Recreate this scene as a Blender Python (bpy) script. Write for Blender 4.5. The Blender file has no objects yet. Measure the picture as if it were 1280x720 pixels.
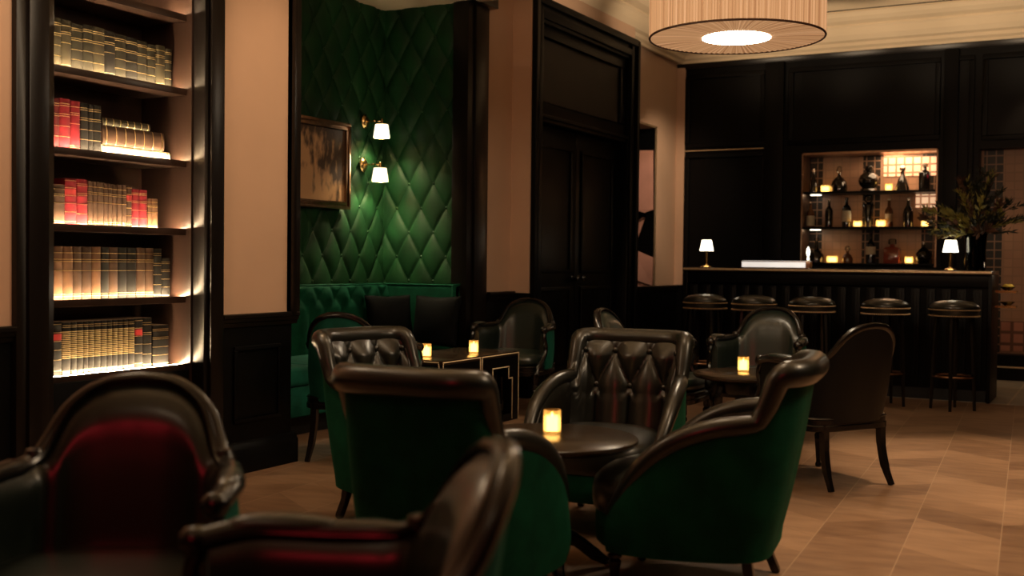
import bpy, bmesh, math, random
from mathutils import Vector, Matrix
import numpy as np

random.seed(7)
PI = math.pi
scn = bpy.context.scene
col = scn.collection

# ------------------------------------------------------------------ camera
F_PX, CAM_H = 1400.0, 1.15
yaw, pitch, roll = math.atan(760 / 1400.), math.atan(33.4 / 1400), math.atan(.011)
Fv = np.array([-math.sin(yaw) * math.cos(pitch), math.cos(yaw) * math.cos(pitch), -math.sin(pitch)])
R0 = np.array([math.cos(yaw), math.sin(yaw), 0.]); U0 = np.cross(R0, Fv)
Rc = math.cos(roll) * R0 + math.sin(roll) * U0
Uc = -math.sin(roll) * R0 + math.cos(roll) * U0
C0 = np.array([0, 0, CAM_H])
cam_d = bpy.data.cameras.new('camera'); cam = bpy.data.objects.new('camera', cam_d); col.objects.link(cam)
cam.matrix_world = Matrix(((Rc[0], Uc[0], -Fv[0], 0), (Rc[1], Uc[1], -Fv[1], 0), (Rc[2], Uc[2], -Fv[2], CAM_H), (0, 0, 0, 1)))
cam_d.sensor_width = 36; cam_d.lens = F_PX / 1280 * 36; cam_d.clip_start = .05; cam_d.clip_end = 100
cam_d.dof.use_dof = True; cam_d.dof.focus_distance = 6.4; cam_d.dof.aperture_fstop = 2.2
scn.camera = cam
scn.view_settings.view_transform = 'Standard'; scn.view_settings.look = 'None'
scn.view_settings.gamma = 1; scn.view_settings.use_curve_mapping = False; scn.view_settings.exposure = -0.3
try:
    scn.cycles.use_denoising = True
    scn.cycles.max_bounces = 8; scn.cycles.diffuse_bounces = 4; scn.cycles.glossy_bounces = 3
    scn.cycles.transparent_max_bounces = 12; scn.cycles.transmission_bounces = 6
    scn.cycles.caustics_reflective = False; scn.cycles.caustics_refractive = False
    scn.cycles.sample_clamp_indirect = 4
except Exception:
    pass

def ray(px, py): return Fv + Rc * (px - 640) / F_PX - Uc * (py - 360) / F_PX
def onX(px, py, x): r = ray(px, py); return C0 + r * x / r[0]
def onY(px, py, y): r = ray(px, py); return C0 + r * y / r[1]
def onZ(px, py, z=0.): r = ray(px, py); return C0 + r * (z - CAM_H) / r[2]
def atD(px, py, d): return C0 + ray(px, py) * d

# ------------------------------------------------------------------ materials
def nodes_of(m):
    m.use_nodes = True
    return m.node_tree.nodes, m.node_tree.links, m.node_tree.nodes['Principled BSDF']

def pm(name, c, rough=.5, metal=0., var=.0, vscale=8., bump=0., bscale=60., sheen=0., sheen_tint=None, coat=0., spec=None, trans=0., stretch=None):
    m = bpy.data.materials.new(name); n, l, b = nodes_of(m)
    b.inputs['Base Color'].default_value = (*c, 1); b.inputs['Roughness'].default_value = rough
    b.inputs['Metallic'].default_value = metal
    if spec is not None: b.inputs['Specular IOR Level'].default_value = spec
    if coat: b.inputs['Coat Weight'].default_value = coat; b.inputs['Coat Roughness'].default_value = .22
    if sheen:
        b.inputs['Sheen Weight'].default_value = sheen; b.inputs['Sheen Roughness'].default_value = .4
        b.inputs['Sheen Tint'].default_value = (*(sheen_tint or c), 1)
    tc = n.new('ShaderNodeTexCoord'); mp = n.new('ShaderNodeMapping'); l.new(tc.outputs['Object'], mp.inputs['Vector'])
    if stretch: mp.inputs['Scale'].default_value = stretch
    if var:
        t = n.new('ShaderNodeTexNoise'); t.inputs['Scale'].default_value = vscale; t.inputs['Detail'].default_value = 4
        l.new(mp.outputs['Vector'], t.inputs['Vector'])
        r = n.new('ShaderNodeValToRGB')
        r.color_ramp.elements[0].position = .3; r.color_ramp.elements[1].position = .7
        r.color_ramp.elements[0].color = (*[x * (1 - var) for x in c], 1)
        r.color_ramp.elements[1].color = (*[min(1, x * (1 + var)) for x in c], 1)
        l.new(t.outputs['Fac'], r.inputs['Fac']); l.new(r.outputs['Color'], b.inputs['Base Color'])
    if bump:
        t2 = n.new('ShaderNodeTexNoise'); t2.inputs['Scale'].default_value = bscale; t2.inputs['Detail'].default_value = 3
        l.new(mp.outputs['Vector'], t2.inputs['Vector'])
        bp = n.new('ShaderNodeBump'); bp.inputs['Strength'].default_value = bump; bp.inputs['Distance'].default_value = .004
        l.new(t2.outputs['Fac'], bp.inputs['Height']); l.new(bp.outputs['Normal'], b.inputs['Normal'])
    return m

def emat(name, c, s, var=0.):
    m = bpy.data.materials.new(name); n, l, b = nodes_of(m)
    b.inputs['Base Color'].default_value = (*[min(1, x * .8) for x in c], 1)
    b.inputs['Emission Color'].default_value = (*c, 1); b.inputs['Emission Strength'].default_value = s
    b.inputs['Roughness'].default_value = .6
    if var:
        tc = n.new('ShaderNodeTexCoord'); t = n.new('ShaderNodeTexNoise'); t.inputs['Scale'].default_value = 6
        l.new(tc.outputs['Object'], t.inputs['Vector'])
        mr = n.new('ShaderNodeMapRange'); mr.inputs['To Min'].default_value = s * (1 - var); mr.inputs['To Max'].default_value = s * (1 + var)
        l.new(t.outputs['Fac'], mr.inputs['Value']); l.new(mr.outputs['Result'], b.inputs['Emission Strength'])
    return m

def glassmat(name, tint, gloss=.25, rough=.03):
    m = bpy.data.materials.new(name); m.use_nodes = True; n, l = m.node_tree.nodes, m.node_tree.links
    n.clear(); o = n.new('ShaderNodeOutputMaterial')
    t = n.new('ShaderNodeBsdfTransparent'); t.inputs['Color'].default_value = (*tint, 1)
    g = n.new('ShaderNodeBsdfGlossy'); g.inputs['Roughness'].default_value = rough
    fr = n.new('ShaderNodeLayerWeight'); fr.inputs['Blend'].default_value = gloss
    mx = n.new('ShaderNodeMixShader'); l.new(fr.outputs['Fresnel'], mx.inputs['Fac'])
    l.new(t.outputs[0], mx.inputs[1]); l.new(g.outputs[0], mx.inputs[2]); l.new(mx.outputs[0], o.inputs['Surface'])
    return m

M = {}
M['leather'] = pm('dark_leather', (.009, .010, .007), .36, var=.35, vscale=5, bump=.10, bscale=220, spec=.5, coat=.55)
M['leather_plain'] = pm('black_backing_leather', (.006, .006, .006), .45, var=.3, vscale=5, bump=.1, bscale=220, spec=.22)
M['leather_green'] = pm('bottle_green_leather', (.008, .015, .011), .36, var=.3, vscale=5, bump=.10, bscale=220, spec=.5, coat=.5)
M['velvet'] = pm('green_velvet', (.004, .060, .031), .8, var=.3, vscale=9, sheen=.12, sheen_tint=(.05, .42, .24), spec=.1)
M['velvet_teal'] = pm('teal_velvet', (.006, .082, .056), .75, var=.3, vscale=9, sheen=.15, sheen_tint=(.05, .5, .35), spec=.15)
M['velvet_wall'] = pm('wall_velvet', (.005, .040, .011), .55, var=.35, vscale=5, spec=.3)
M['velvet_black'] = pm('black_velvet', (.002, .0025, .003), .8, var=.3, vscale=12, spec=.1)
M['wood'] = pm('black_lacquer_wood', (.006, .0045, .004), .24, var=.4, vscale=7, stretch=(1, 1, .15), spec=.6)
M['panel'] = pm('black_painted_panelling', (.0022, .0022, .0025), .4, var=.25, vscale=3, spec=.16)
M['trimwood'] = pm('ebonised_trim_wood', (.006, .0042, .0035), .3, var=.3, vscale=6, stretch=(1, 1, .15), spec=.35)
M['panel_matte'] = pm('dark_brown_panel', (.017, .012, .009), .55, var=.2, vscale=4)
M['bookwood'] = pm('bookcase_wood', (.030, .016, .011), .3, var=.4, vscale=6, stretch=(1, 1, .12))
M['plaster'] = pm('cream_plaster', (.60, .40, .28), .85, var=.05, vscale=2, bump=.05, bscale=90)
M['ceiling'] = pm('ceiling_plaster', (.76, .62, .44), .85, var=.03, vscale=2)
M['brass'] = pm('aged_brass', (.62, .40, .16), .25, 1, var=.2, vscale=20)
M['bronze'] = pm('bronze_metal', (.45, .27, .17), .3, 1, var=.2, vscale=20)
M['nail'] = pm('nailhead_trim', (.95, .68, .44), .5, 1, var=.2, vscale=40)
M['tabletop'] = pm('dark_polished_top', (.030, .019, .010), .24, var=.4, vscale=4, stretch=(1, .2, 1), spec=.55)
M['black'] = pm('black_void', (.003, .003, .003), .6, var=.2)
M['gilt'] = pm('gilt_tooling', (.75, .55, .25), .35, .8, var=.2, vscale=50)
M['paper'] = pm('page_block', (.55, .45, .32), .9, var=.15, vscale=60)
M['wax'] = emat('candle_glow', (1, .82, .52), 9.0)
M['flame'] = emat('candle_flame', (1, .72, .35), 22)
M['votive'] = glassmat('votive_glass', (1, .80, .50), .25)
def _glow(m):
    n, l = m.node_tree.nodes, m.node_tree.links; o = [x for x in n if x.type == 'OUTPUT_MATERIAL'][0]; src = o.inputs['Surface'].links[0].from_socket
    t = n.new('ShaderNodeBsdfTranslucent'); t.inputs['Color'].default_value = (1, .72, .36, 1); mx = n.new('ShaderNodeMixShader'); mx.inputs['Fac'].default_value = .35
    l.new(src, mx.inputs[1]); l.new(t.outputs[0], mx.inputs[2]); l.new(mx.outputs[0], o.inputs['Surface'])
_glow(M['votive'])
M['clear'] = glassmat('clear_glass', (.86, .86, .8), .3)
M['smoke'] = glassmat('smoked_vase_glass', (.35, .36, .33), .3)
M['shade'] = emat('lamp_shade_lit', (1, .88, .66), 5.5)
M['sconce_shade'] = emat('sconce_shade_lit', (1, .84, .58), 2.6)
M['bulb'] = emat('warm_bulb', (1, .78, .46), 2600)
M['led'] = emat('warm_led_strip', (1, .72, .42), 440)
M['diffuser'] = emat('lamp_diffuser', (1, .80, .56), 46)
M['lightbox'] = emat('backlit_panel', (1, .93, .84), .95, .25)

# --- drum-shade fabric: pleats transmit less where the cloth doubles up
def shade_fabric(name, npl, s):
    m = bpy.data.materials.new(name); n, l, b = nodes_of(m)
    tc = n.new('ShaderNodeTexCoord'); sp = n.new('ShaderNodeSeparateXYZ'); l.new(tc.outputs['Object'], sp.inputs[0])
    a = n.new('ShaderNodeMath'); a.operation = 'ARCTAN2'; l.new(sp.outputs['Y'], a.inputs[0]); l.new(sp.outputs['X'], a.inputs[1])
    cv = n.new('ShaderNodeCombineXYZ'); mu = n.new('ShaderNodeMath'); mu.operation = 'MULTIPLY'; mu.inputs[1].default_value = npl
    l.new(a.outputs[0], mu.inputs[0]); l.new(mu.outputs[0], cv.inputs['X'])
    t = n.new('ShaderNodeTexNoise'); t.inputs['Scale'].default_value = 1.1; t.inputs['Detail'].default_value = 1
    l.new(cv.outputs[0], t.inputs['Vector'])
    r = n.new('ShaderNodeValToRGB'); e = r.color_ramp.elements
    e[0].position = .32; e[0].color = (.36, .15, .06, 1); e[1].position = .72; e[1].color = (.88, .475, .24, 1)
    x = e.new(.5); x.color = (.60, .30, .13, 1)
    l.new(t.outputs['Fac'], r.inputs['Fac']); l.new(r.outputs['Color'], b.inputs['Emission Color'])
    b.inputs['Emission Strength'].default_value = s; b.inputs['Base Color'].default_value = (.14, .085, .05, 1); b.inputs['Roughness'].default_value = .9
    return m
M['pleat'] = shade_fabric('pleated_shade_fabric', 30, 1.1)
M['pleat_under'] = shade_fabric('gathered_shade_fabric', 30, .82)

# --- chevron wood floor
def floor_mat():
    m = bpy.data.materials.new('chevron_oak_floor'); n, l, b = nodes_of(m)
    tc = n.new('ShaderNodeTexCoord'); mp = n.new('ShaderNodeMapping'); mp.inputs['Rotation'].default_value = (0, 0, math.radians(-3.7))
    l.new(tc.outputs['Object'], mp.inputs['Vector']); sp = n.new('ShaderNodeSeparateXYZ'); l.new(mp.outputs[0], sp.inputs[0])
    def mth(op, a, bb=None, c=None):
        k = n.new('ShaderNodeMath'); k.operation = op
        for i, v in enumerate((a, bb, c)):
            if v is None: continue
            if isinstance(v, (int, float)): k.inputs[i].default_value = v
            else: l.new(v, k.inputs[i])
        return k.outputs[0]
    W, PW = .36, .30
    xs = mth('DIVIDE', mth('ADD', sp.outputs['X'], FLOOR_OFF), W)
    strip = mth('FLOOR', xs); fx = mth('FRACT', xs)
    par = mth('SUBTRACT', mth('MULTIPLY', mth('MODULO', mth('ADD', strip, 100), 2), 2), 1)
    sk = mth('MULTIPLY', mth('MULTIPLY', fx, W * .75), par)
    yy = mth('DIVIDE', mth('ADD', sp.outputs['Y'], sk), PW)
    pl = mth('FLOOR', yy); fy = mth('FRACT', yy)
    wn = n.new('ShaderNodeTexWhiteNoise'); wn.noise_dimensions = '2D'; cv = n.new('ShaderNodeCombineXYZ')
    l.new(strip, cv.inputs[0]); l.new(pl, cv.inputs[1]); l.new(cv.outputs[0], wn.inputs['Vector'])
    gm = n.new('ShaderNodeMapping'); gm.inputs['Scale'].default_value = (2.5, 9, 1); l.new(mp.outputs[0], gm.inputs[0])
    nz = n.new('ShaderNodeTexNoise'); nz.inputs['Scale'].default_value = 1.6; nz.inputs['Detail'].default_value = 6; l.new(gm.outputs[0], nz.inputs['Vector'])
    v = mth('ADD', mth('MULTIPLY', wn.outputs['Value'], .42), mth('MULTIPLY', nz.outputs['Fac'], .85))
    r = n.new('ShaderNodeValToRGB'); e = r.color_ramp.elements
    e[0].position = .2; e[0].color = (.11, .058, .032, 1); e[1].position = 1.0; e[1].color = (.32, .20, .12, 1)
    l.new(v, r.inputs['Fac'])
    seam = mth('LESS_THAN', fx, .012); seam2 = mth('LESS_THAN', fy, .012)
    mx = n.new('ShaderNodeMixRGB'); mx.inputs[2].default_value = (.34, .235, .15, 1); l.new(seam, mx.inputs[0]); l.new(r.outputs['Color'], mx.inputs[1])
    mx2 = n.new('ShaderNodeMixRGB'); mx2.inputs[2].default_value = (.10, .055, .032, 1); l.new(mth('MULTIPLY', seam2, .6), mx2.inputs[0]); l.new(mx.outputs[0], mx2.inputs[1])
    l.new(mx2.outputs[0], b.inputs['Base Color']); b.inputs['Roughness'].default_value = .42; b.inputs['Specular IOR Level'].default_value = .35
    return m
FLOOR_OFF = 0.09
M['floor'] = floor_mat()

def tile_mat(name, c1, c2, mort, size, msize=.02, rough=.3, pan=None):
    """square tiles; pan = (period, dark colour): alternate panels carry dark antique tiles"""
    m = bpy.data.materials.new(name); n, l, b = nodes_of(m)
    tc = n.new('ShaderNodeTexCoord'); mp = n.new('ShaderNodeMapping'); l.new(tc.outputs['Object'], mp.inputs['Vector'])
    mp.inputs['Rotation'].default_value = (math.radians(90), 0, 0) if pan else (0, 0, 0)
    br = n.new('ShaderNodeTexBrick'); br.offset = 0; br.inputs['Scale'].default_value = 1; br.inputs['Brick Width'].default_value = size; br.inputs['Row Height'].default_value = size
    br.inputs['Mortar Size'].default_value = msize; br.inputs['Mortar Smooth'].default_value = .4; br.inputs['Bias'].default_value = 0
    br.inputs['Color1'].default_value = (*c1, 1); br.inputs['Color2'].default_value = (*c2, 1); br.inputs['Mortar'].default_value = (*mort, 1)
    l.new(mp.outputs[0], br.inputs['Vector']); out = br.outputs['Color']
    if pan:
        sp = n.new('ShaderNodeSeparateXYZ'); l.new(tc.outputs['Object'], sp.inputs[0])
        ad = n.new('ShaderNodeMath'); ad.operation = 'ADD'; ad.inputs[1].default_value = pan[2]; l.new(sp.outputs['X'], ad.inputs[0])
        dv = n.new('ShaderNodeMath'); dv.operation = 'DIVIDE'; dv.inputs[1].default_value = pan[0]; l.new(ad.outputs[0], dv.inputs[0])
        fr = n.new('ShaderNodeMath'); fr.operation = 'FRACT'; l.new(dv.outputs[0], fr.inputs[0])
        lt = n.new('ShaderNodeMath'); lt.operation = 'LESS_THAN'; lt.inputs[1].default_value = pan[3]; l.new(fr.outputs[0], lt.inputs[0])
        nt = n.new('ShaderNodeMath'); nt.operation = 'SUBTRACT'; nt.inputs[0].default_value = 1; l.new(br.outputs['Fac'], nt.inputs[1])
        an = n.new('ShaderNodeMath'); an.operation = 'MULTIPLY'; l.new(lt.outputs[0], an.inputs[0]); l.new(nt.outputs[0], an.inputs[1])
        mx = n.new('ShaderNodeMixRGB'); l.new(an.outputs[0], mx.inputs[0]); l.new(out, mx.inputs[1]); mx.inputs[2].default_value = (*pan[1], 1); out = mx.outputs[0]
    l.new(out, b.inputs['Base Color']); b.inputs['Roughness'].default_value = rough
    return m
M['mosaic'] = tile_mat('antique_mosaic', (.52, .29, .18), (.46, .25, .16), (.40, .225, .14), .088, .007, .4, pan=(.62, (.02, .014, .01), 3.12, .30))
M['floortile'] = tile_mat('pale_floor_tile', (.34, .30, .24), (.30, .27, .22), (.5, .42, .3), .40, .012, .35)

def sepia_art():
    m = bpy.data.materials.new('sepia_painting'); n, l, b = nodes_of(m)
    tc = n.new('ShaderNodeTexCoord'); nz = n.new('ShaderNodeTexNoise'); nz.inputs['Scale'].default_value = 5; nz.inputs['Detail'].default_value = 5
    mp = n.new('ShaderNodeMapping'); mp.inputs['Scale'].default_value = (1, 3.2, 1.5); mp.inputs['Rotation'].default_value = (.5, 0, 0)
    l.new(tc.outputs['Object'], mp.inputs['Vector']); l.new(mp.outputs[0], nz.inputs['Vector'])
    sp = n.new('ShaderNodeSeparateXYZ'); l.new(tc.outputs['Object'], sp.inputs[0])
    # dark mass in the upper middle that thins towards the lower right
    def mth(op, a, bb):
        k = n.new('ShaderNodeMath'); k.operation = op
        for i, v in enumerate((a, bb)):
            if isinstance(v, (int, float)): k.inputs[i].default_value = v
            else: l.new(v, k.inputs[i])
        return k.outputs[0]
    v = mth('ADD', mth('ADD', mth('MULTIPLY', sp.outputs['Y'], 1.3), mth('MULTIPLY', sp.outputs['Z'], 1.5)), mth('ADD', .35, mth('MULTIPLY', mth('SUBTRACT', nz.outputs['Fac'], .5), 2.4)))
    r = n.new('ShaderNodeValToRGB'); e = r.color_ramp.elements
    e[0].position = .25; e[0].color = (.62, .36, .19, 1); e[1].position = .72; e[1].color = (.07, .036, .020, 1)
    l.new(v, r.inputs['Fac']); l.new(r.outputs['Color'], b.inputs['Base Color']); b.inputs['Roughness'].default_value = .4
    return m
M['art'] = sepia_art()

# ------------------------------------------------------------------ mesh builder
class MB:
    def __init__(s): s.v = []; s.f = []; s.m = []
    def add(s, vs, fs, mi=0):
        b = len(s.v); s.v += [tuple(map(float, p)) for p in vs]
        for f in fs: s.f.append([b + i for i in f]); s.m.append(mi)
        return s
    def box(s, x0, x1, y0, y1, z0, z1, mi=0):
        x0, x1 = sorted((x0, x1)); y0, y1 = sorted((y0, y1)); z0, z1 = sorted((z0, z1))
        return s.add([(x0, y0, z0), (x1, y0, z0), (x1, y1, z0), (x0, y1, z0), (x0, y0, z1), (x1, y0, z1), (x1, y1, z1), (x0, y1, z1)],
                     [(3, 2, 1, 0), (4, 5, 6, 7), (0, 1, 5, 4), (1, 2, 6, 5), (2, 3, 7, 6), (3, 0, 4, 7)], mi)
    def prism(s, poly, fn, a, b, mi=0):
        """poly 2D outline extruded from a to b; fn(u,v,w)->xyz"""
        n = len(poly)
        return s.add([fn(u, v, a) for u, v in poly] + [fn(u, v, b) for u, v in poly],
                     [tuple(range(n))[::-1], tuple(range(n, 2 * n))] + [(i, (i + 1) % n, n + (i + 1) % n, n + i) for i in range(n)], mi)
    def grid(s, fn, nu, nv, mi=0, cu=False):
        vs = [fn(i, j) for i in range(nu) for j in range(nv)]; fs = []
        for i in range(nu if cu else nu - 1):
            for j in range(nv - 1):
                k = (i + 1) % nu
                fs.append((i * nv + j, k * nv + j, k * nv + j + 1, i * nv + j + 1))
        return s.add(vs, fs, mi)
    def lathe(s, prof, n=24, c=(0, 0, 0), mi=0, sx=1., sy=1., twist=0., caps=True):
        vs = []; fs = []; k = len(prof)
        for i in range(n):
            a = 2 * PI * i / n + twist
            for r, z in prof: vs.append((c[0] + r * sx * math.cos(a), c[1] + r * sy * math.sin(a), c[2] + z))
        for i in range(n):
            j = (i + 1) % n
            for q in range(k - 1): fs.append((i * k + q, j * k + q, j * k + q + 1, i * k + q + 1))
        if caps and prof[0][0] > 1e-5: fs.append(tuple(i * k for i in range(n))[::-1])
        if caps and prof[-1][0] > 1e-5: fs.append(tuple(i * k + k - 1 for i in range(n)))
        return s.add(vs, fs, mi)
    def tube(s, pts, rad, n=8, mi=0, flat=1., caps=True, up=(0, 0, 1)):
        """tube along pts; rad number or list; flat squashes the section along the 'up' side"""
        P = [Vector(p) for p in pts]; N = len(P)
        if not hasattr(rad, '__len__'): rad = [rad] * N
        vs = []; fs = []; prev = None
        for i, p in enumerate(P):
            t = (P[min(i + 1, N - 1)] - P[max(i - 1, 0)]).normalized()
            if prev is None:
                u = Vector(up)
                if abs(t.dot(u)) > .95: u = Vector((0, 1, 0)) if abs(t.y) < .9 else Vector((1, 0, 0))
                a = (u - t * u.dot(t)).normalized()
            else: a = (prev - t * prev.dot(t)).normalized()
            prev = a; b = t.cross(a)
            for k in range(n):
                w = 2 * PI * (k + .5) / n
                vs.append(p + a * (math.cos(w) * rad[i] * flat) + b * (math.sin(w) * rad[i]))
        for i in range(N - 1):
            for k in range(n):
                q = (k + 1) % n; fs.append((i * n + k, i * n + q, (i + 1) * n + q, (i + 1) * n + k))
        if caps: fs.append(tuple(range(n))[::-1]); fs.append(tuple(range((N - 1) * n, N * n)))
        return s.add(vs, fs, mi)
    def build(s, name, mat, parent=None, smooth=True, bevel=0., loc=None, ang=40):
        me = bpy.data.meshes.new(name); me.from_pydata(s.v, [], s.f)
        mats = mat if isinstance(mat, (list, tuple)) else [mat]
        for q in mats: me.materials.append(M[q])
        for p, mi in zip(me.polygons, s.m): p.material_index = mi
        bm = bmesh.new(); bm.from_mesh(me)
        bmesh.ops.remove_doubles(bm, verts=bm.verts, dist=1e-6)
        bmesh.ops.recalc_face_normals(bm, faces=bm.faces)
        if bevel:
            es = [e for e in bm.edges if len(e.link_faces) == 2 and e.calc_face_angle(0) > math.radians(50)]
            bmesh.ops.bevel(bm, geom=es, offset=bevel, segments=2, affect='EDGES', profile=.6, clamp_overlap=True)
        bm.to_mesh(me); bm.free()
        if smooth:
            for p in me.polygons: p.use_smooth = True
            try: me.set_sharp_from_angle(angle=math.radians(ang))
            except Exception: pass
        o = bpy.data.objects.new(name, me); col.objects.link(o)
        if parent is not None: o.parent = parent
        if loc is not None: o.location = loc
        return o

def tag(o, label, cat, group=None):
    o['label'] = label; o['category'] = cat
    if group: o['group'] = group
    return o
def thing(name, label, cat, loc=(0, 0, 0), rz=0., group=None):
    o = bpy.data.objects.new(name, None); col.objects.link(o); o.empty_display_size = .1
    o.location = loc; o.rotation_euler = (0, 0, rz)
    return tag(o, label, cat, group)
def struct(o): o['kind'] = 'structure'; return o
KIDS = {}
def copy_tree(o, parent=None):
    c = o.copy(); col.objects.link(c)
    if parent is not None: c.parent = parent
    for ch in [x for x in bpy.data.objects if x.parent == o]: copy_tree(ch, c)
    return c
def pchip(xs, ys):
    xs = np.array(xs, float); ys = np.array(ys, float); h = np.diff(xs); d = np.diff(ys) / h
    m = np.zeros_like(ys); m[0], m[-1] = d[0], d[-1]
    for i in range(1, len(xs) - 1): m[i] = 0 if d[i - 1] * d[i] <= 0 else 2 * d[i - 1] * d[i] / (d[i - 1] + d[i])
    def f(x):
        i = int(np.clip(np.searchsorted(xs, x) - 1, 0, len(h) - 1)); t = (x - xs[i]) / h[i]
        t = min(max(t, 0), 1)
        return (2*t**3-3*t*t+1)*ys[i] + (t**3-2*t*t+t)*h[i]*m[i] + (-2*t**3+3*t*t)*ys[i+1] + (t**3-t*t)*h[i]*m[i+1]
    return f
def crom(pts, n):
    P = [Vector(p) for p in pts]; out = []
    for i in range(len(P) - 1):
        a, b, c, d = P[max(i - 1, 0)], P[i], P[i + 1], P[min(i + 2, len(P) - 1)]
        for k in range(n):
            t = k / n
            out.append(.5 * ((2 * b) + (c - a) * t + (2 * a - 5 * b + 4 * c - d) * t * t + (3 * b - a - 3 * c + d) * t ** 3))
    out.append(P[-1]); return out
def tuft(u, w, a, b, k=.42):
    p, q = u / a + w / b, u / a - w / b
    return (abs(math.sin(PI * p)) * abs(math.sin(PI * q)) + 1e-9) ** k

# ------------------------------------------------------------------ seat furniture
class Plan:
    """plan curve of a tub back, half given from back centre to arm front, mirrored"""
    def __init__(s, half):
        pts = crom([(x, y, 0) for x, y in half], 24); s.p = pts
        L = [0]
        for a, b in zip(pts, pts[1:]): L.append(L[-1] + (b - a).length)
        s.L = L[-1]; s.l = [q / s.L for q in L]
    def at(s, u):
        t = abs(u); i = int(np.clip(np.searchsorted(s.l, t) - 1, 0, len(s.l) - 2)); k = (t - s.l[i]) / max(1e-9, s.l[i + 1] - s.l[i])
        p = s.p[i].lerp(s.p[i + 1], min(1, max(0, k))); d = (s.p[i + 1] - s.p[i]).normalized()
        n = Vector((d.y, -d.x, 0))
        if t < .02: n = Vector((0, -1, 0)) * (1) + n * 0
        if u < 0: p = Vector((-p.x, p.y, 0)); n = Vector((-n.x, n.y, 0))
        return p, n

def shell_pt(pl, u, z, off, rake, z0, bw):
    p, n = pl.at(u)
    q = p + n * off
    return Vector((q.x, q.y - rake * max(0, z - z0) * bw(abs(u)), z))

def slab(mb, pl, top, bot, o_in, o_out, rake, z0, bw, nu=81, nv=14, u0=-1., u1=1.):
    """closed shell between two offsets; o_in/o_out functions (u,v,z)->offset"""
    us = [u0 + (u1 - u0) * i / (nu - 1) for i in range(nu)]
    def zz(u, j):
        b, t = bot(abs(u)), top(abs(u)); return b + (t - b) * j / (nv - 1)
    A = [[shell_pt(pl, u, zz(u, j), o_in(u, j / (nv - 1), zz(u, j)), rake, z0, bw) for j in range(nv)] for u in us]
    B = [[shell_pt(pl, u, zz(u, j), o_out(u, j / (nv - 1), zz(u, j)), rake, z0, bw) for j in range(nv)] for u in us]
    vs = [p for r in A for p in r] + [p for r in B for p in r]; o = nu * nv; fs = []
    for i in range(nu - 1):
        for j in range(nv - 1):
            a = i * nv + j; fs.append((a, a + nv, a + nv + 1, a + 1)); fs.append((o + a, o + a + 1, o + a + nv + 1, o + a + nv))
        a = i * nv; t = a + nv - 1
        fs.append((a, o + a, o + a + nv, a + nv)); fs.append((t, t + nv, o + t + nv, o + t))
    for j in range(nv - 1):
        a = j; fs.append((a, a + 1, o + a + 1, o + a)); a = (nu - 1) * nv + j; fs.append((a, o + a, o + a + 1, a + 1))
    mb.add(vs, fs)

def cushion(mb, hx, y0, y1, prof, n=48, p=3.2, front=None):
    """rounded cushion, prof = [(scale, z)...] from underside to top centre"""
    cy, hy = (y0 + y1) / 2, (y1 - y0) / 2
    def fn(i, j):
        a = 2 * PI * i / n; c, s_ = math.cos(a), math.sin(a)
        sc, z = prof[j]
        return (hx * sc * math.copysign(abs(c) ** (2 / p), c), cy + hy * sc * math.copysign(abs(s_) ** (2 / p), s_), z)
    mb.grid(fn, n, len(prof), cu=True)

TURNED = [(.012, 0), (.017, .006), (.017, .02), (.012, .03), (.014, .06), (.021, .16), (.024, .20), (.016, .215), (.026, .23), (.026, .245), (.018, .255), (.024, .27), (.024, .34)]
def turned_leg(h, k=1.): return [(r * k, z * h / .34) for r, z in TURNED]

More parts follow.
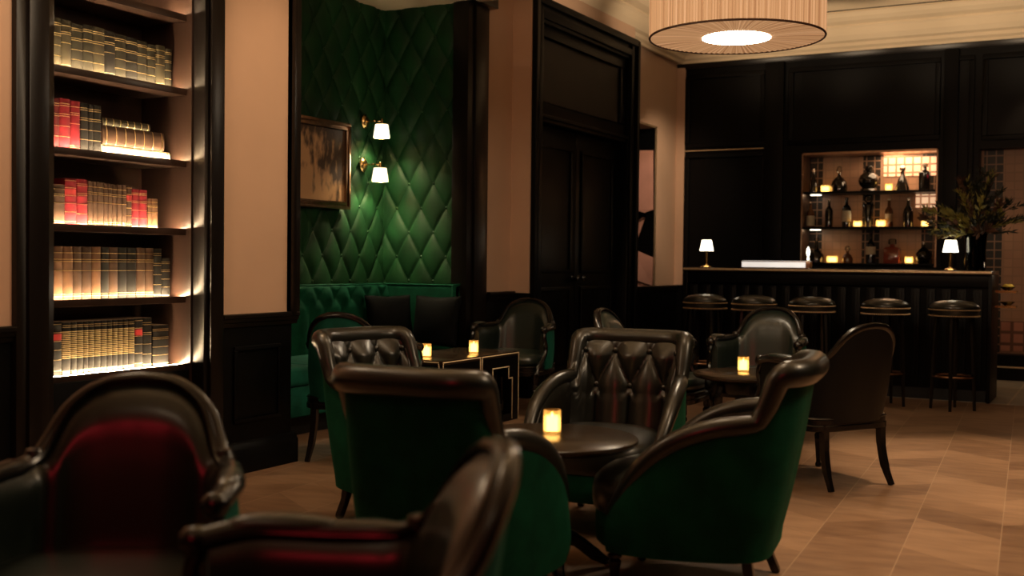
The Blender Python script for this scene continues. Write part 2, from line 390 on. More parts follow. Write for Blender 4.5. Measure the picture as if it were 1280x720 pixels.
def make_bergere():
    t = bpy.data.objects.new('bergere_armchair', None); col.objects.link(t)
    pl = Plan([(0, -.27), (.10, -.265), (.19, -.235), (.245, -.17), (.275, -.07), (.295, .03), (.293, .09), (.285, .145)])
    top = pchip([0, .10, .18, .26, .31, .355, .40, .46, .60, .85, 1], [.842, .836, .820, .786, .748, .698, .664, .648, .646, .650, .636])
    bw = pchip([0, .3, .5, .8, 1], [1, .95, .45, .05, 0]); rake, z0 = .20, .36
    flat = lambda a: .36
    def dome(u, v, z):
        a = abs(u); e = min(1, (1 - v) / .16 + .02) ** .5
        k = max(0., 1 - abs(a - .395) / .05); e *= 1 - .45 * k
        return -.012 - (.046 if a < .40 else .030) * e - (.016 * math.cos(PI * a / .8) if a < .4 else 0) * min(1, v * 1.6) * e
    mb = MB(); slab(mb, pl, lambda a: top(a) - .008, flat, dome, lambda u, v, z: -.004, rake, z0, bw, 81, 16, -.985, .985); mb.build('backrest', 'leather_green', t)
    mb = MB(); slab(mb, pl, lambda a: top(a) - .008, lambda a: .34, lambda u, v, z: -.003, lambda u, v, z: .010 + .010 * math.sin(PI * v), rake, z0, bw, 81, 10, -.985, .985); mb.build('outer_back', 'velvet_teal', t)
    # moulded show-wood rail: crest and arms in one sweep, double bead
    us = [-1 + 2 * i / 100 for i in range(101)]
    pts = [shell_pt(pl, u, top(abs(u)), .0, rake, z0, bw) for u in us]
    mb = MB(); mb.tube(pts, [.021 if abs(u) < .4 else .021 + .008 * min(1, (abs(u) - .4) / .1) for u in us], 10, flat=.85)
    mb.tube([p + Vector((0, 0, .006)) + (pl.at(u)[1] * -.020) for p, u in zip(pts, us)], .009, 6)
    for s in (-1, 1):   # carved shoulder knuckle and scrolled arm end
        p = shell_pt(pl, s * .405, top(.405), 0, rake, z0, bw); mb.lathe([(0, -.022), (.02, -.016), (.028, 0), (.02, .018), (0, .024)], 10, (p.x, p.y, p.z + .004))
        p = shell_pt(pl, s * 1.0, top(1), 0, rake, z0, bw); mb.lathe([(0, -.03), (.022, -.024), (.032, -.006), (.03, .012), (.018, .024), (0, .028)], 12, (p.x, p.y + .012, p.z))
    mb.build('crest_rail', 'wood', t)
    for s in (-1, 1):
        us2 = [s * (.62 + .30 * i / 16) for i in range(17)]
        mb = MB(); mb.tube([shell_pt(pl, u, top(abs(u)) + .016, -.004, rake, z0, bw) for u in us2], [.006 + .022 * math.sin(PI * (i + .4) / 17) ** .5 for i in range(17)], 10, flat=.62); mb.build('arm_pad', 'leather_green', t)
        x = s * .285
        mb = MB(); mb.tube(crom([(x, .145, .63), (x * 1.02, .165, .57), (x * 1.04, .145, .50), (x * 1.02, .175, .43), (x * .97, .262, .36), (x * .95, .285, .31)], 6), [.020, .020] + [.017] * 27 + [.02, .022], 8); mb.build('arm_support', 'wood', t)
    # seat rail + cushion
    mb = MB(); cushion(mb, .29, -.27, .315, [(0, .295), (.97, .295), (1, .30), (1, .325), (.985, .33), (.985, .355), (1, .36), (.98, .368), (0, .37)], p=4.5); mb.build('seat_rail', 'wood', t, ang=35)
    mb = MB(); cushion(mb, .272, -.235, .305, [(0, .372), (.95, .372), (1, .39), (1.0, .41), (.97, .435), (.88, .452), (.6, .468), (.3, .474), (0, .476)], p=3.6); mb.build('seat', 'leather_green', t)
    for s in (-1, 1):
        mb = MB(); mb.lathe(turned_leg(.31, 1.05), 14, (s * .25, .27, 0)); mb.build('leg', 'wood', t)
        mb = MB(); mb.tube(crom([(s * .20, -.235, .33), (s * .20, -.238, .22), (s * .205, -.262, .10), (s * .212, -.305, .001)], 6), [.025] * 7 + [.023] * 6 + [.020, .019, .018, .017, .017, .016], 4); mb.build('leg', 'wood', t, ang=30)
    return t

def make_tufted():
    t = bpy.data.objects.new('tufted_tub_chair', None); col.objects.link(t)
    pl = Plan([(0, -.265), (.15, -.262), (.235, -.238), (.285, -.17), (.315, -.06), (.330, .06), (.325, .17), (.295, .26)])
    top = pchip([0, .25, .345, .375, .392, .402, .418, .47, .55, .66, .78, .88, .95, 1], [.792, .792, .790, .778, .745, .665, .622, .612, .60, .568, .505, .42, .34, .28])
    bw = pchip([0, .36, .5, .8, 1], [1, 1, .55, .1, 0]); rake, z0 = .19, .2
    bot = lambda a: .155
    L = pl.L
    def inner(u, v, z):
        a = abs(u); s = u * L
        d = tuft(s, z - .735 + .16, .178, .32, .36) if z > .50 else tuft(s, .535 - .735 + .16, .178, .32, .36) * 1.0
        if z <= .535:
            pleat = abs(math.sin(PI * (s / .178))) ** .5; k = min(1, max(0, (.56 - z) / .05)); d = d * (1 - k) + pleat * k
        amp = .042 if a < .40 else .042 * max(.0, 1 - (a - .40) / .16)
        base = -.022 if a < .4 else -.022 - .016 * min(1, (a - .4) / .2)
        edge = min(1, (1 - v) / .14) ** .7
        return base - amp * (d - .2) * edge - (.010 * edge)
    mb = MB(); slab(mb, pl, lambda a: top(a) - .004, lambda a: .25, inner, lambda u, v, z: -.004, rake, z0, bw, 181, 60, -.99, .99); mb.build('backrest', 'leather', t, ang=80)
    mb = MB(); slab(mb, pl, lambda a: top(a) - .006, bot, lambda u, v, z: -.003, lambda u, v, z: .012 + .014 * math.sin(PI * min(1, v * 1.0)) ** .7, rake, z0, bw, 91, 14, -.995, .995); mb.build('outer_shell', 'velvet', t)
    # rolled leather edge, swelling on the crest, thinner down the arms
    us = [-1 + 2 * i / 140 for i in range(141)]
    rad = pchip([0, .3, .36, .42, .5, .7, .9, 1], [.046, .046, .046, .032, .036, .036, .028, .018])
    mb = MB(); mb.tube([shell_pt(pl, u, top(abs(u)), .012 if abs(u) < .36 else .012 - .018 * min(1, (abs(u) - .36) / .06), rake, z0, bw) for u in us], [rad(abs(u)) for u in us], 14); mb.build('edge_roll', 'leather', t, ang=80)
    # deep-set buttons on the diamond lattice
    for (i, j) in [(-.5, 0), (.5, 0), (-1.5, 0), (1.5, 0), (0, -1), (-1, -1), (1, -1)]:
        s = i * .178; z = .735 + j * .16
        u = s / L
        if abs(u) > .40: continue
        p = shell_pt(pl, u, z, -.036, rake, z0, bw); nrm = pl.at(u)[1]
        b = MB(); b.lathe([(0, -.004), (.011, -.003), (.013, 0), (.009, .004), (0, .006)], 10); o = b.build('button', 'leather', t)
        o.location = p; o.rotation_euler = Vector((-nrm.x, -nrm.y, 0)).to_track_quat('Z', 'Y').to_euler()
    mb = MB(); cushion(mb, .292, -.22, .375, [(0, .265), (.94, .265), (.985, .28), (1.0, .31), (1.0, .345), (.975, .378), (.90, .402), (.7, .422), (.4, .434), (0, .438)], p=2.9); mb.build('seat', 'leather', t)
    mb = MB(); cushion(mb, .290, -.22, .362, [(0, .15), (.96, .15), (.99, .16), (1, .20), (1, .262), (.98, .27), (0, .272)], p=2.9); mb.build('seat_base', 'velvet', t)
    for s in (-1, 1):
        mb = MB(); mb.lathe(turned_leg(.165, 1.0), 14, (s * .20, .26, 0)); mb.build('leg', 'wood', t)
        mb = MB(); mb.tube(crom([(s * .21, -.20, .17), (s * .215, -.215, .09), (s * .225, -.25, .001)], 5), [.024] * 5 + [.021] * 5 + [.017], 4); mb.build('leg', 'wood', t, ang=30)
    return t

BERG_Y, TUFT_Y = .372, .385
def seat_at(proto, px, py, D, face_deg, yc, first):
    p = atD(px, py, D); a = math.radians(face_deg); f = (math.cos(a), math.sin(a))
    o = proto if first else copy_tree(proto)
    o.location = (p[0] + f[0] * yc, p[1] + f[1] * yc, 0); o.rotation_euler = (0, 0, a - PI / 2)
    return o

berg = make_bergere()
BERG = [  # px, py, depth, facing, label
    (180, 464, 2.84, -58, 'dark armchair before the bookcase, its arched leather back glowing red'),
    (636, 546, 1.84, 218, 'blurred wood-armed chair in profile nearest the camera, red gleam below its arm'),
    (967, 383, 7.70, -88, 'wood-framed armchair facing out between round candle table and bar'),
    (662, 371, 9.00, -80, 'green leather armchair with carved frame in front of the cream pier and doorway'),
    (1094, 400, 5.68, 147, 'armchair seen from behind on the open floor, its back to the bar stools'),
    (422, 387, 6.20, 103, 'armchair pulled up to the banquette, dark back arch before green velvet'),
    (750, 390, 7.20, 2, 'armchair whose curved top rail peeks up behind the tufted chair by the doorway'),
]
for i, (px, py, D, a, lab) in enumerate(BERG):
    o = seat_at(berg, px, py, D, a, BERG_Y, i == 0); tag(o, lab, 'armchair', 'wood-framed armchairs')
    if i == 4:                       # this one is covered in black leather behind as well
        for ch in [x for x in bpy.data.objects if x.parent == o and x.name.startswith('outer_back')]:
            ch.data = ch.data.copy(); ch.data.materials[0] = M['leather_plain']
tub = make_tufted()
TUFT = [
    (795, 413, 5.30, -86, 'black leather tufted chair facing out behind the nearest candle table'),
    (1015, 447, 3.90, 188, 'tufted tub chair seen side-on with rolled leather back at the right of the table'),
    (502, 464, 3.30, 93, 'high-backed tub chair seen from behind, green velvet shell in front of nearest table'),
    (445, 415, 5.20, -14, 'tufted tub chair next to the alcove wall end, green velvet side showing'),
]
for i, (px, py, D, a, lab) in enumerate(TUFT):
    o = seat_at(tub, px, py, D, a, TUFT_Y, i == 0); o.scale = ((.95, 1, .87, .90)[i], 1, 1); tag(o, lab, 'armchair', 'tufted tub chairs')

# ------------------------------------------------------------------ round tables
def round_table(c, r, lab, legs):
    t = thing('round_table', lab, 'table', (c[0], c[1], 0), .4, 'low round tables')
    mb = MB(); mb.lathe([(0, .468), (r - .03, .468), (r - .012, .472), (r - .004, .480), (r, .488), (r - .002, .496), (r - .008, .5), (0, .5)], 72); mb.build('tabletop', 'tabletop', t)
    if legs:
        mb = MB(); mb.lathe([(r - .09, .40), (r - .075, .395), (r - .07, .41), (r - .072, .466), (r - .09, .466), (r - .09, .40)], 48, caps=False); mb.build('apron', 'wood', t)
        for k in range(4):
            a = PI / 4 + k * PI / 2; c_, s_ = math.cos(a), math.sin(a)
            R = [(r - .085, .45), (r - .055, .39), (r - .06, .30), (r - .115, .18), (r - .13, .09), (r - .10, .025), (r - .075, .003)]
            mb = MB(); P = crom([(q * c_, q * s_, z) for q, z in R], 5); n = len(P)
            mb.tube(P, [.030 - .016 * min(1, i / (n * .75)) + (.007 if i > n - 4 else 0) for i in range(n)], 8); mb.build('leg', 'wood', t)
        mb = MB()
        for k in range(2):
            a = PI / 4 + k * PI / 2; q = r - .125; mb.tube([(q * math.cos(a), q * math.sin(a), .13), (-q * math.cos(a), -q * math.sin(a), .13)], .010, 6)
        mb.build('stretcher', 'wood', t)
    else:
        mb = MB(); mb.lathe([(.03, .08), (.055, .09), (.06, .12), (.035, .15), (.028, .20), (.045, .28), (.04, .34), (.026, .38), (.04, .42), (.10, .455), (.12, .467)], 24); mb.build('pedestal', 'wood', t)
        for k in range(4):
            a = k * PI / 2 + .3; c_, s_ = math.cos(a), math.sin(a)
            mb = MB(); mb.tube(crom([(.02 * c_, .02 * s_, .12), (.10 * c_, .10 * s_, .115), (.19 * c_, .19 * s_, .05), (.245 * c_, .245 * s_, .016)], 5), [.030] * 6 + [.026] * 5 + [.022, .02, .018, .017, .016], 8); mb.build('foot', 'wood', t)
            p = (.245 * c_, .245 * s_, .0); b = MB(); b.lathe([(.012, .0), (.018, .006), (.018, .02), (.010, .028)], 10, p); b.build('caster', 'brass', t)
    return t
c1 = onZ(684, 545, .5); c2 = onZ(938, 466, .5)
round_table(c1, .34, 'low round dark table with a candle among the tufted chairs', False)
round_table(c2, .34, 'low round dark table on curved legs nearer the bar', True)

def votive(px, py, z, lab, k=1.):
    p = onZ(px, py, z); t = thing('votive_candle', lab, 'candle', (p[0], p[1], z + .001), 0, 'votive candles on the tables')
    R = .034 * k
    mb = MB(); mb.lathe([(R * .94, 0), (R, .004), (R, .088 * k), (R * .93, .089 * k), (R * .90, .086 * k), (R * .90, .008), (.001, .008)], 24); mb.build('glass', 'votive', t)
    mb = MB(); mb.lathe([(0, .0085), (R * .89, .0085), (R * .89, .064 * k), (R * .5, .062 * k), (0, .060 * k)], 20); mb.build('wax', 'wax', t)
    mb = MB(); mb.lathe([(0, .060 * k), (.004, .063 * k), (.005, .068 * k), (.003, .076 * k), (0, .082 * k)], 8); mb.build('flame', 'flame', t)
votive(690, 541, .5, 'lit ribbed glass votive on the nearest round table')
votive(929, 464, .5, 'lit glass votive on the round table with curved legs')

# ------------------------------------------------------------------ nailhead cube tables
XT = -3.852
def cube_table(y0, y1, lab):
    w = .52; t = thing('cube_table', lab, 'table', (XT - w / 2, (y0 + y1) / 2, 0), 0, 'nailhead-trimmed cube tables')
    hx, hy, h = w / 2, (y1 - y0) / 2 - .003, .497
    mb = MB(); mb.box(-hx, hx, -hy, hy, h - .03, h); mb.build('tabletop', 'tabletop', t, bevel=.003)
    # side panels with a stepped keyhole cut through them
    def panel(half, fn):
        zt = h - .03
        xs = [0, .10 * half / .25, .15 * half / .25, half]
        cut = lambda x: .385 if abs(x) < xs[1] - 1e-4 else (.30 if abs(x) < xs[2] - 1e-4 else 0)
        mb = MB()
        segs = [(-half, -xs[2], 0), (-xs[2], -xs[1], .30), (-xs[1], xs[1], .385), (xs[1], xs[2], .30), (xs[2], half, 0)]
        for a, b, z in segs: mb.prism([(a, z), (b, z), (b, zt), (a, zt)], fn, 0, 1)
        for a, b, s in ((-xs[2], -xs[1] * .4, 1), (xs[1] * .4, xs[2], 1)): mb.prism([(a, 0), (b, 0), (b, .05), (a, .05)], fn, 0, 1)
        o = mb.build('side_panel', 'panel', t)
        nb = MB(); R = .0062
        def nail(u, v): 
            p = fn(u, v, 1.0); nb.lathe([(0, -.003), (R, -.002), (R * .7, .003), (0, .004)], 5, (p[0], p[1], p[2]))
        path = [(-xs[2] - .008, .005), (-xs[2] - .008, .308), (-xs[1] - .008, .308), (-xs[1] - .008, .393), (xs[1] + .008, .393), (xs[1] + .008, .308), (xs[2] + .008, .308), (xs[2] + .008, .005)]
        for (a, b), (c, d) in zip(path, path[1:]):
            L = math.hypot(c - a, d - b); n = max(1, int(L / .012))
            for i in range(n): nail(a + (c - a) * i / n, b + (d - b) * i / n)
        for s in (-1, 1):
            for i in range(40): nail(s * (half - .008), .006 + i * .012)
        for i in range(int(2 * half / .012)): nail(-half + .006 + i * .012, h - .012)
        nb.build('nailhead_trim', 'nail', o)
    panel(hy, lambda u, v, k: (hx - .022 + .020 * k, u, v)); panel(hy, lambda u, v, k: (-hx + .022 - .020 * k, u, v))
    panel(hx - .023, lambda u, v, k: (u, -hy + .022 - .020 * k, v)); panel(hx - .023, lambda u, v, k: (u, hy - .022 + .020 * k, v))
cube_table(6.162, 6.666, 'black cube table with stepped nailhead cut-out, closer to the alcove armchair')
cube_table(6.670, 7.222, 'black cube table with stepped nailhead cut-out, beside the green leather armchair')
votive(533, 446, .498, 'lit glass votive near the banquette armchair on a cube table', 1.0)
votive(592, 441, .498, 'lit glass votive on the cube table by the green leather armchair', 1.0)

# ------------------------------------------------------------------ room shell
XL, XF, XP, XB = -4.117, -4.53, -4.353, -5.31
YW, ZC, ZW = 12.3, 3.78, 3.43
RZ = .84
def S(name, mat, fn, bevel=0., smooth=True):
    mb = MB(); fn(mb); return struct(mb.build(name, mat, None, smooth, bevel))
S('floor', 'floor', lambda m: m.box(-6, 4, -4, 10.15, -.1, 0), smooth=False)
S('floor_tiled', 'floortile', lambda m: m.box(-6, 4, 10.15, 13.2, -.1, 0.002), smooth=False)
S('ceiling', 'ceiling', lambda m: m.box(-6, 4, -4, 13.2, ZC, ZC + .1), smooth=False)
S('wall_right', 'panel', lambda m: m.box(3.2, 3.3, -3.5, 13.2, 0, ZC), smooth=False)
S('wall_behind', 'panel', lambda m: m.box(-6, 3.3, -3.6, -3.5, 0, ZC), smooth=False)

yA0, yA1 = 4.97, 7.57           # alcove mouth
yB0, yB1 = 3.15, 4.395          # bookcase
# cream upper wall pieces and panelled dado
S('wall_left', 'plaster', lambda m: (m.box(XL - .42, XL, -3.5, yB0, RZ, ZC), m.box(XL - .42, XL, yB1, yA0 - .04, RZ, ZC), m.box(XF - .3, XF, yA0 - .04, 7.88, 3.32, ZC)), smooth=False)
S('wall_left_dado', 'panel', lambda m: (m.box(XL - .42, XL, -3.5, yB0, 0, RZ), m.box(XL - .42, XL, yB1, yA0, 0, RZ)), smooth=False)
S('wall_far_left', 'plaster', lambda m: (m.box(XF - .3, XF, 7.88, 8.33, .885, ZC), m.box(XF - .3, XF, 8.33, YW, .885, ZC) if False else m.box(XF - .3, XF, 11.70, YW, .885, ZC), m.box(XF - .3, XF, 8.33, 11.70, 2.63, ZC)), smooth=False)
S('wall_far_left_dado', 'panel', lambda m: m.box(XF - .3, XF + .02, 7.88, YW, 0, .885), smooth=False)

def rail(m, x, y0, y1, z, d=.035):
    prof = [(0, -.055), (.012, -.055), (.016, -.035), (.024, -.03), (.028, -.012), (d, -.008), (d, .008), (d - .006, .014), (0, .014)]
    m.prism([(a, b) for a, b in prof], lambda u, v, w: (x + u, w, z + v), y0, y1)
S('trim_1', 'trimwood', lambda m: (rail(m, XL, -3.5, yB0, RZ), rail(m, XL, yB1, yA0 + .035, RZ)))
S('trim_2', 'trimwood', lambda m: (rail(m, XF + .02, 7.88, 8.33, .885), rail(m, XF + .02, 10.6, YW, .885)))
def base(m, x, y0, y1):
    m.prism([(0, 0), (.03, 0), (.03, .13), (.022, .14), (.018, .155), (.008, .165), (0, .17)], lambda u, v, w: (x + u, w, v), y0, y1)
S('baseboard_left', 'panel', lambda m: (base(m, XL, -3.5, yB0), base(m, XL, yB1, yA0 + .03)))
S('baseboard_far_left', 'panel', lambda m: base(m, XF + .02, 7.88, 8.33))
def frame_rect(m, fn, u0, u1, v0, v1, w=.018, d=.012):
    for a, b, c, e in ((u0, u1, v0, v0 + w), (u0, u1, v1 - w, v1), (u0, u0 + w, v0 + w, v1 - w), (u1 - w, u1, v0 + w, v1 - w)):
        m.prism([(a, c), (b, c), (b, e), (a, e)], fn, 0, d)
S('trim_3', 'panel', lambda m: frame_rect(m, lambda u, v, w: (XL + w, u, v), 4.50, 4.87, .27, .68, .022, .014), bevel=.003)

# alcove lining --------------------------------------------------
S('wall_alcove_shell', 'panel', lambda m: (m.box(XB - .25, XB - .06, yA0 - .16, 7.88, 0, 3.5), m.box(XB - .06, XF - .02, yA1 + .06, 7.88, 0, 3.5), m.box(XB - .06, XL - .42, yA0 - .16, yA0 - .04, 0, 3.5)), smooth=False)
S('ceiling_alcove', 'ceiling', lambda m: m.box(XB - .06, XL, yA0 - .04, yA1 + .06, 3.18, 3.30), smooth=False)
def tufted_panel(name, fn, wu, hv, a, b, off, res=.0105, amp=.036):
    nu, nv = int(wu / res), int(hv / res)
    def g(i, j):
        u, v = wu * i / (nu - 1), hv * j / (nv - 1)
        d = tuft(u + off, v, a, b, .28)
        return fn(u, v, amp * d)
    mb = MB(); mb.grid(g, nu, nv); o = struct(mb.build(name, 'velvet_wall', None, ang=85))
    k = 0; bt = MB()
    for i in range(-2, int(wu / a) + 3):
        for j in range(0, int(2 * hv / b) + 1):
            u = i * a + (a / 2 if j % 2 else 0) - off; v = j * b / 2
            if .02 < u < wu - .02 and .02 < v < hv - .02:
                p = fn(u, v, .010); q = Vector(fn(u, v, 1)) - Vector(fn(u, v, 0)); q.normalize()
                rot = q.to_track_quat('Z', 'Y')
                t = MB(); t.lathe([(.011, -.004), (.012, 0), (.008, .005), (0, .007)], 8)
                bt.add([rot @ Vector(x) + Vector(p) for x in t.v], t.f)
    return o, bt.build('upholstery_button', 'velvet_wall', o)
tufted_panel('wall_alcove_back', lambda u, v, d: (XB - .03 + d, yA0 - .03 + u, .40 + v), yA1 - yA0 + .06, 2.79, .235, .39, .03)
tufted_panel('wall_alcove_side', lambda u, v, d: (XB - .02 + u, yA1 + .03 - d, .40 + v), XF - XB + .0, 2.79, .235, .39, .10)
# casings of the alcove mouth
def casing(m, y0, y1, zt, x=XL, d=.04):
    m.box(x - .12, x + d * .5, y0, y1, 0, zt); m.box(x + d * .5, x + d, y0 + (y1 - y0) * .28, y1 - (y1 - y0) * .18, 0, zt)
S('trim_4', 'trimwood', lambda m: (m.box(XL - .20, XL + .03, yA0 - .035, yA0 + .04, RZ, 3.4), m.box(XL - .04, XL + .045, yA0 - .035, yA0 + .0, RZ, 3.4)), bevel=.006)
S('trim_5', 'trimwood', lambda m: (casing(m, yA1 - .02, 7.88, 3.4, XF), m.box(XF - .1, XF + .08, yA1 - .04, 7.92, 3.18, 3.26)), bevel=.006)
# portal / doorway ------------------------------------------------
yP0, yP1 = 8.33, float(onX(793, 300, XP)[1])
zP = float(onX(735, 24, XP)[2])
zT = float(onX(735, 165, XP)[2])
S('wall_portal', 'plaster', lambda m: (m.box(XF, XP, yP0 - .02, yP0 - .001, .885, ZC), m.box(XF, XP - .02, yP0, yP1, zP, ZC)), smooth=False)
S('wall_portal_dado', 'panel', lambda m: m.box(XF, XP + .01, yP0 - .03, yP0 - .001, 0, .885), smooth=False)
S('trim_7', 'panel', lambda m: (m.box(XF, XP, yP0 + .0, yP0 + .20, 0, zP), m.box(XP, XP + .045, yP0, yP0 + .06, 0, zP), m.box(XP, XP + .022, yP0 + .10, yP0 + .17, 0, zP),
                               m.box(XF + .02, XP, yP1 - .20, yP1, 0, zP), m.box(XP, XP + .045, yP1 - .06, yP1, 0, zP), m.box(XP, XP + .022, yP1 - .17, yP1 - .10, 0, zP),
                               m.box(XF, XP, yP0 + .2, yP1 - .2, zP - .20, zP), m.box(XP, XP + .045, yP0 + .06, yP1 - .06, zP - .06, zP), m.box(XP, XP + .022, yP0 + .17, yP1 - .17, zP - .17, zP - .10)), bevel=.008)
S('wall_over_door', 'panel_matte', lambda m: (m.box(XF - .02, XP - .07, yP0 + .2, yP1 - .2, zT, zP - .20),))
S('trim_8', 'panel', lambda m: (frame_rect(m, lambda u, v, w: (XP - .07 + w, u, v), yP0 + .2, yP1 - .2, zT + .07, zP - .2, .10, .03), m.box(XF, XP - .02, yP0 + .2, yP1 - .2, zT, zT + .055), m.box(XP - .03, XP + .005, yP0 + .2, yP1 - .2, zT + .03, zT + .06)), bevel=.008)
def door_leaf(m, y0, y1):
    x = XF + .05; m.box(x - .045, x, y0, y1, .01, zT - .005)
    frame_rect(m, lambda u, v, w: (x + w, u, v), y0 + .10, y1 - .10, 1.05, zT - .16, .03, .018)
    frame_rect(m, lambda u, v, w: (x + w, u, v), y0 + .10, y1 - .10, .18, .92, .03, .018)
ym = (yP0 + yP1) / 2
for k, (a, b) in enumerate(((yP0 + .2, ym - .003), (ym + .003, yP1 - .2))):
    mb = MB(); door_leaf(mb, a, b); d = struct(mb.build('door_%d' % (k + 1), 'panel', None, True, .004))
    s = 1 if k == 0 else -1; yy = ym - s * .06
    h = MB(); h.lathe([(.022, 0), (.022, .006), (.009, .01), (.009, .04), (.026, .05), (.028, .065), (.018, .08), (0, .083)], 14)
    h.v = [(XF + .05 + z, yy + x, 1.0 + y) for x, y, z in h.v]; h.build('door_knob', 'wood', d)

# narrow niche beyond the portal with angled pink panels
yN1 = float(onX(818, 250, XF)[1]); yN0 = 10.35
S('wall_niche_back', 'panel', lambda m: (m.box(XF - .42, XF - .30, 8.33, 11.9, 0, 2.8), m.box(XF - .3, XF, yN1, yN1 + .008, .885, 2.63), m.box(XF - .3, XF, yN1, 11.70, .885, 2.63)), smooth=False)
S('wall_niche_pier', 'plaster', lambda m: m.box(XF - .001, XF + .004, yN1 + .02, 11.70, .885, 2.64), smooth=False)
S('trim_9', 'nail', lambda m: (m.box(XF - .01, XF + .014, yN1, yN1 + .02, .885, 2.65), m.box(XF - .01, XF + .014, 10.4, yN1 + .02, 2.63, 2.65)))
M['pink'] = pm('blush_plaster', (.50, .25, .19), .55, var=.12, vscale=4)
ns = thing('folded_wall_sculpture', 'tall blush folded relief set in the narrow niche beyond the doorway', 'wall art', (XF - .29, 0, 0))
def fx(l, dy=.0):
    out = []
    for px, py, d in l:
        q = onY(px, py, yN1 - .02 - d); out.append((q[0] - (XF - .29), q[1], q[2]))
    return out
def facet(pts, mat='pink'):
    mb = MB(); n = len(pts); P = [Vector(p) for p in pts]; q = Vector((0, .016, 0))
    mb.add(P + [p + q for p in P], [tuple(range(n)), tuple(range(n, 2 * n))[::-1]] + [(i, (i + 1) % n, n + (i + 1) % n, n + i) for i in range(n)]); mb.build('facet', mat, ns, smooth=False)
facet(fx([(791, 188, .0), (816, 188, .0), (816, 262, .10), (805, 266, .10), (791, 261, .10)]))
facet(fx([(791, 281, .02), (803, 271, .02), (806, 272, .02), (794, 306, .09), (791, 306, .09)]))
facet(fx([(791, 311, .03), (816, 322, .0), (815, 357, .05), (791, 349, .10)]))
facet(fx([(791, 351, .04), (812, 358, .04), (791, 359.4, .12)]))
# ceiling cornice ---------------------------------------------------
CP = [(0, 0), (.03, 0), (.035, .03), (.07, .05), (.075, .085), (.12, .10), (.16, .15), (.19, .21), (.21, .23), (.21, .25), (.30, .27), (.36, .30), (.40, .335), (.42, .335), (.42, .352), (0, .352)]
S('trim_10', 'ceiling', lambda m: m.prism(CP, lambda u, v, w: (w, YW - u, ZW + v), XF - .3, 3.2), smooth=False)
S('trim_11', 'ceiling', lambda m: m.prism(CP, lambda u, v, w: (XF + u + .04, w, ZW + v - .0), 7.2, YW - .0), smooth=False)
S('trim_shadow_gap', 'black', lambda m: (m.box(XF + .4, 3.2, YW - .47, YW - .45, ZC - .006, ZC), ))  # black strip painted where the ceiling's shadow gap lies
S('trim_13', 'trimwood', lambda m: m.prism([(0, -.06), (.02, -.06), (.035, -.03), (.04, 0), (0, 0)], lambda u, v, w: (w, YW - u, ZW + v), XF, 3.2))

# bar wall ------------------------------------------------------------
nx0, nx1 = float(onY(1003, 260, YW)[0]), float(onY(1170, 260, YW)[0]); nz1 = float(onY(1085, 190, YW)[2]); nz0 = float(onY(1085, 331, YW)[2]) - .02
ox0 = float(onY(1222, 300, YW)[0]); oz1 = float(onY(1250, 185, YW)[2]); oz0 = .26
S('wall_bar', 'panel', lambda m: (m.box(XF - .3, nx0, YW, YW + .5, 0, ZW), m.box(nx0, nx1, YW, YW + .5, 0, nz0), m.box(nx0, nx1, YW, YW + .5, nz1, ZW), m.box(nx1, ox0, YW, YW + .5, 0, ZW),
                                  m.box(ox0, 3.2, YW, YW + .5, oz1, ZW), m.box(ox0, 3.2, YW, YW + .5, 0, oz0), m.box(XF - .3, 3.2, YW, YW + .5, ZW, ZC), m.box(.6, 3.2, YW, YW + .5, oz0, oz1)), smooth=False)
S('wall_bar_niche_back', 'mosaic', lambda m: m.box(nx0 - .05, nx1 + .05, YW + .34, YW + .40, nz0, nz1), smooth=False)
M['onyx'] = tile_mat('backlit_tile', (1, .62, .36), (.9, .5, .28), (.35, .16, .08), .086, .012, .4, pan=(50., (0, 0, 0), 0, .0))
_b = M['onyx'].node_tree.nodes['Principled BSDF']; M['onyx'].node_tree.links.new(_b.inputs['Base Color'].links[0].from_socket, _b.inputs['Emission Color']); _b.inputs['Emission Strength'].default_value = 1.1
for (a, b, c, d), l in (((1105, 197, 1172, 219), 'glowing backlit tile panel behind the top bar shelf'), ((1145, 243, 1172, 259), 'smaller glowing tile panel behind the foliage end of the middle bar shelf')):
    p, q = onY(a, b, YW + .33), onY(c, d, YW + .33); mb = MB(); mb.box(p[0], min(q[0], nx1 + .04), YW + .325, YW + .339, q[2], p[2]); tag(mb.build('backlit_tile_panel', 'onyx', None, False), l, 'wall light', 'backlit panels in the bar niche')
S('wall_bar_alcove_back', 'mosaic', lambda m: m.box(ox0 - .02, .62, YW + .20, YW + .26, oz0, oz1), smooth=False)
M['rosy_reflection'] = tile_mat('rosy_reflection_tile', (.62, .27, .19), (.5, .2, .14), (.2, .09, .06), .12, .02, .3, pan=(50., (0, 0, 0), 0, .0))
_p, _q = onY(1250, 401, YW + .19), onY(1310, 441, YW + .19)
S('trim_reflection', 'rosy_reflection', lambda m: m.box(_p[0], _q[0], YW + .185, YW + .2, _q[2], _p[2]), smooth=False)  # rosy patch painted for a lit reflection on the mosaic
S('trim_14', 'nail', lambda m: (m.box(ox0, .6, YW - .012, YW + .01, oz0 - .13, oz0 - .115),))
def pan_y(m, a, b, c, d, w=.05, t=.025): frame_rect(m, lambda u, v, k: (u, YW - k, v), a, b, c, d, w, t)
pxl = float(onY(857, 200, YW)[0]); pxr = float(onY(955, 200, YW)[0]); zl = float(onY(905, 188, YW)[2])
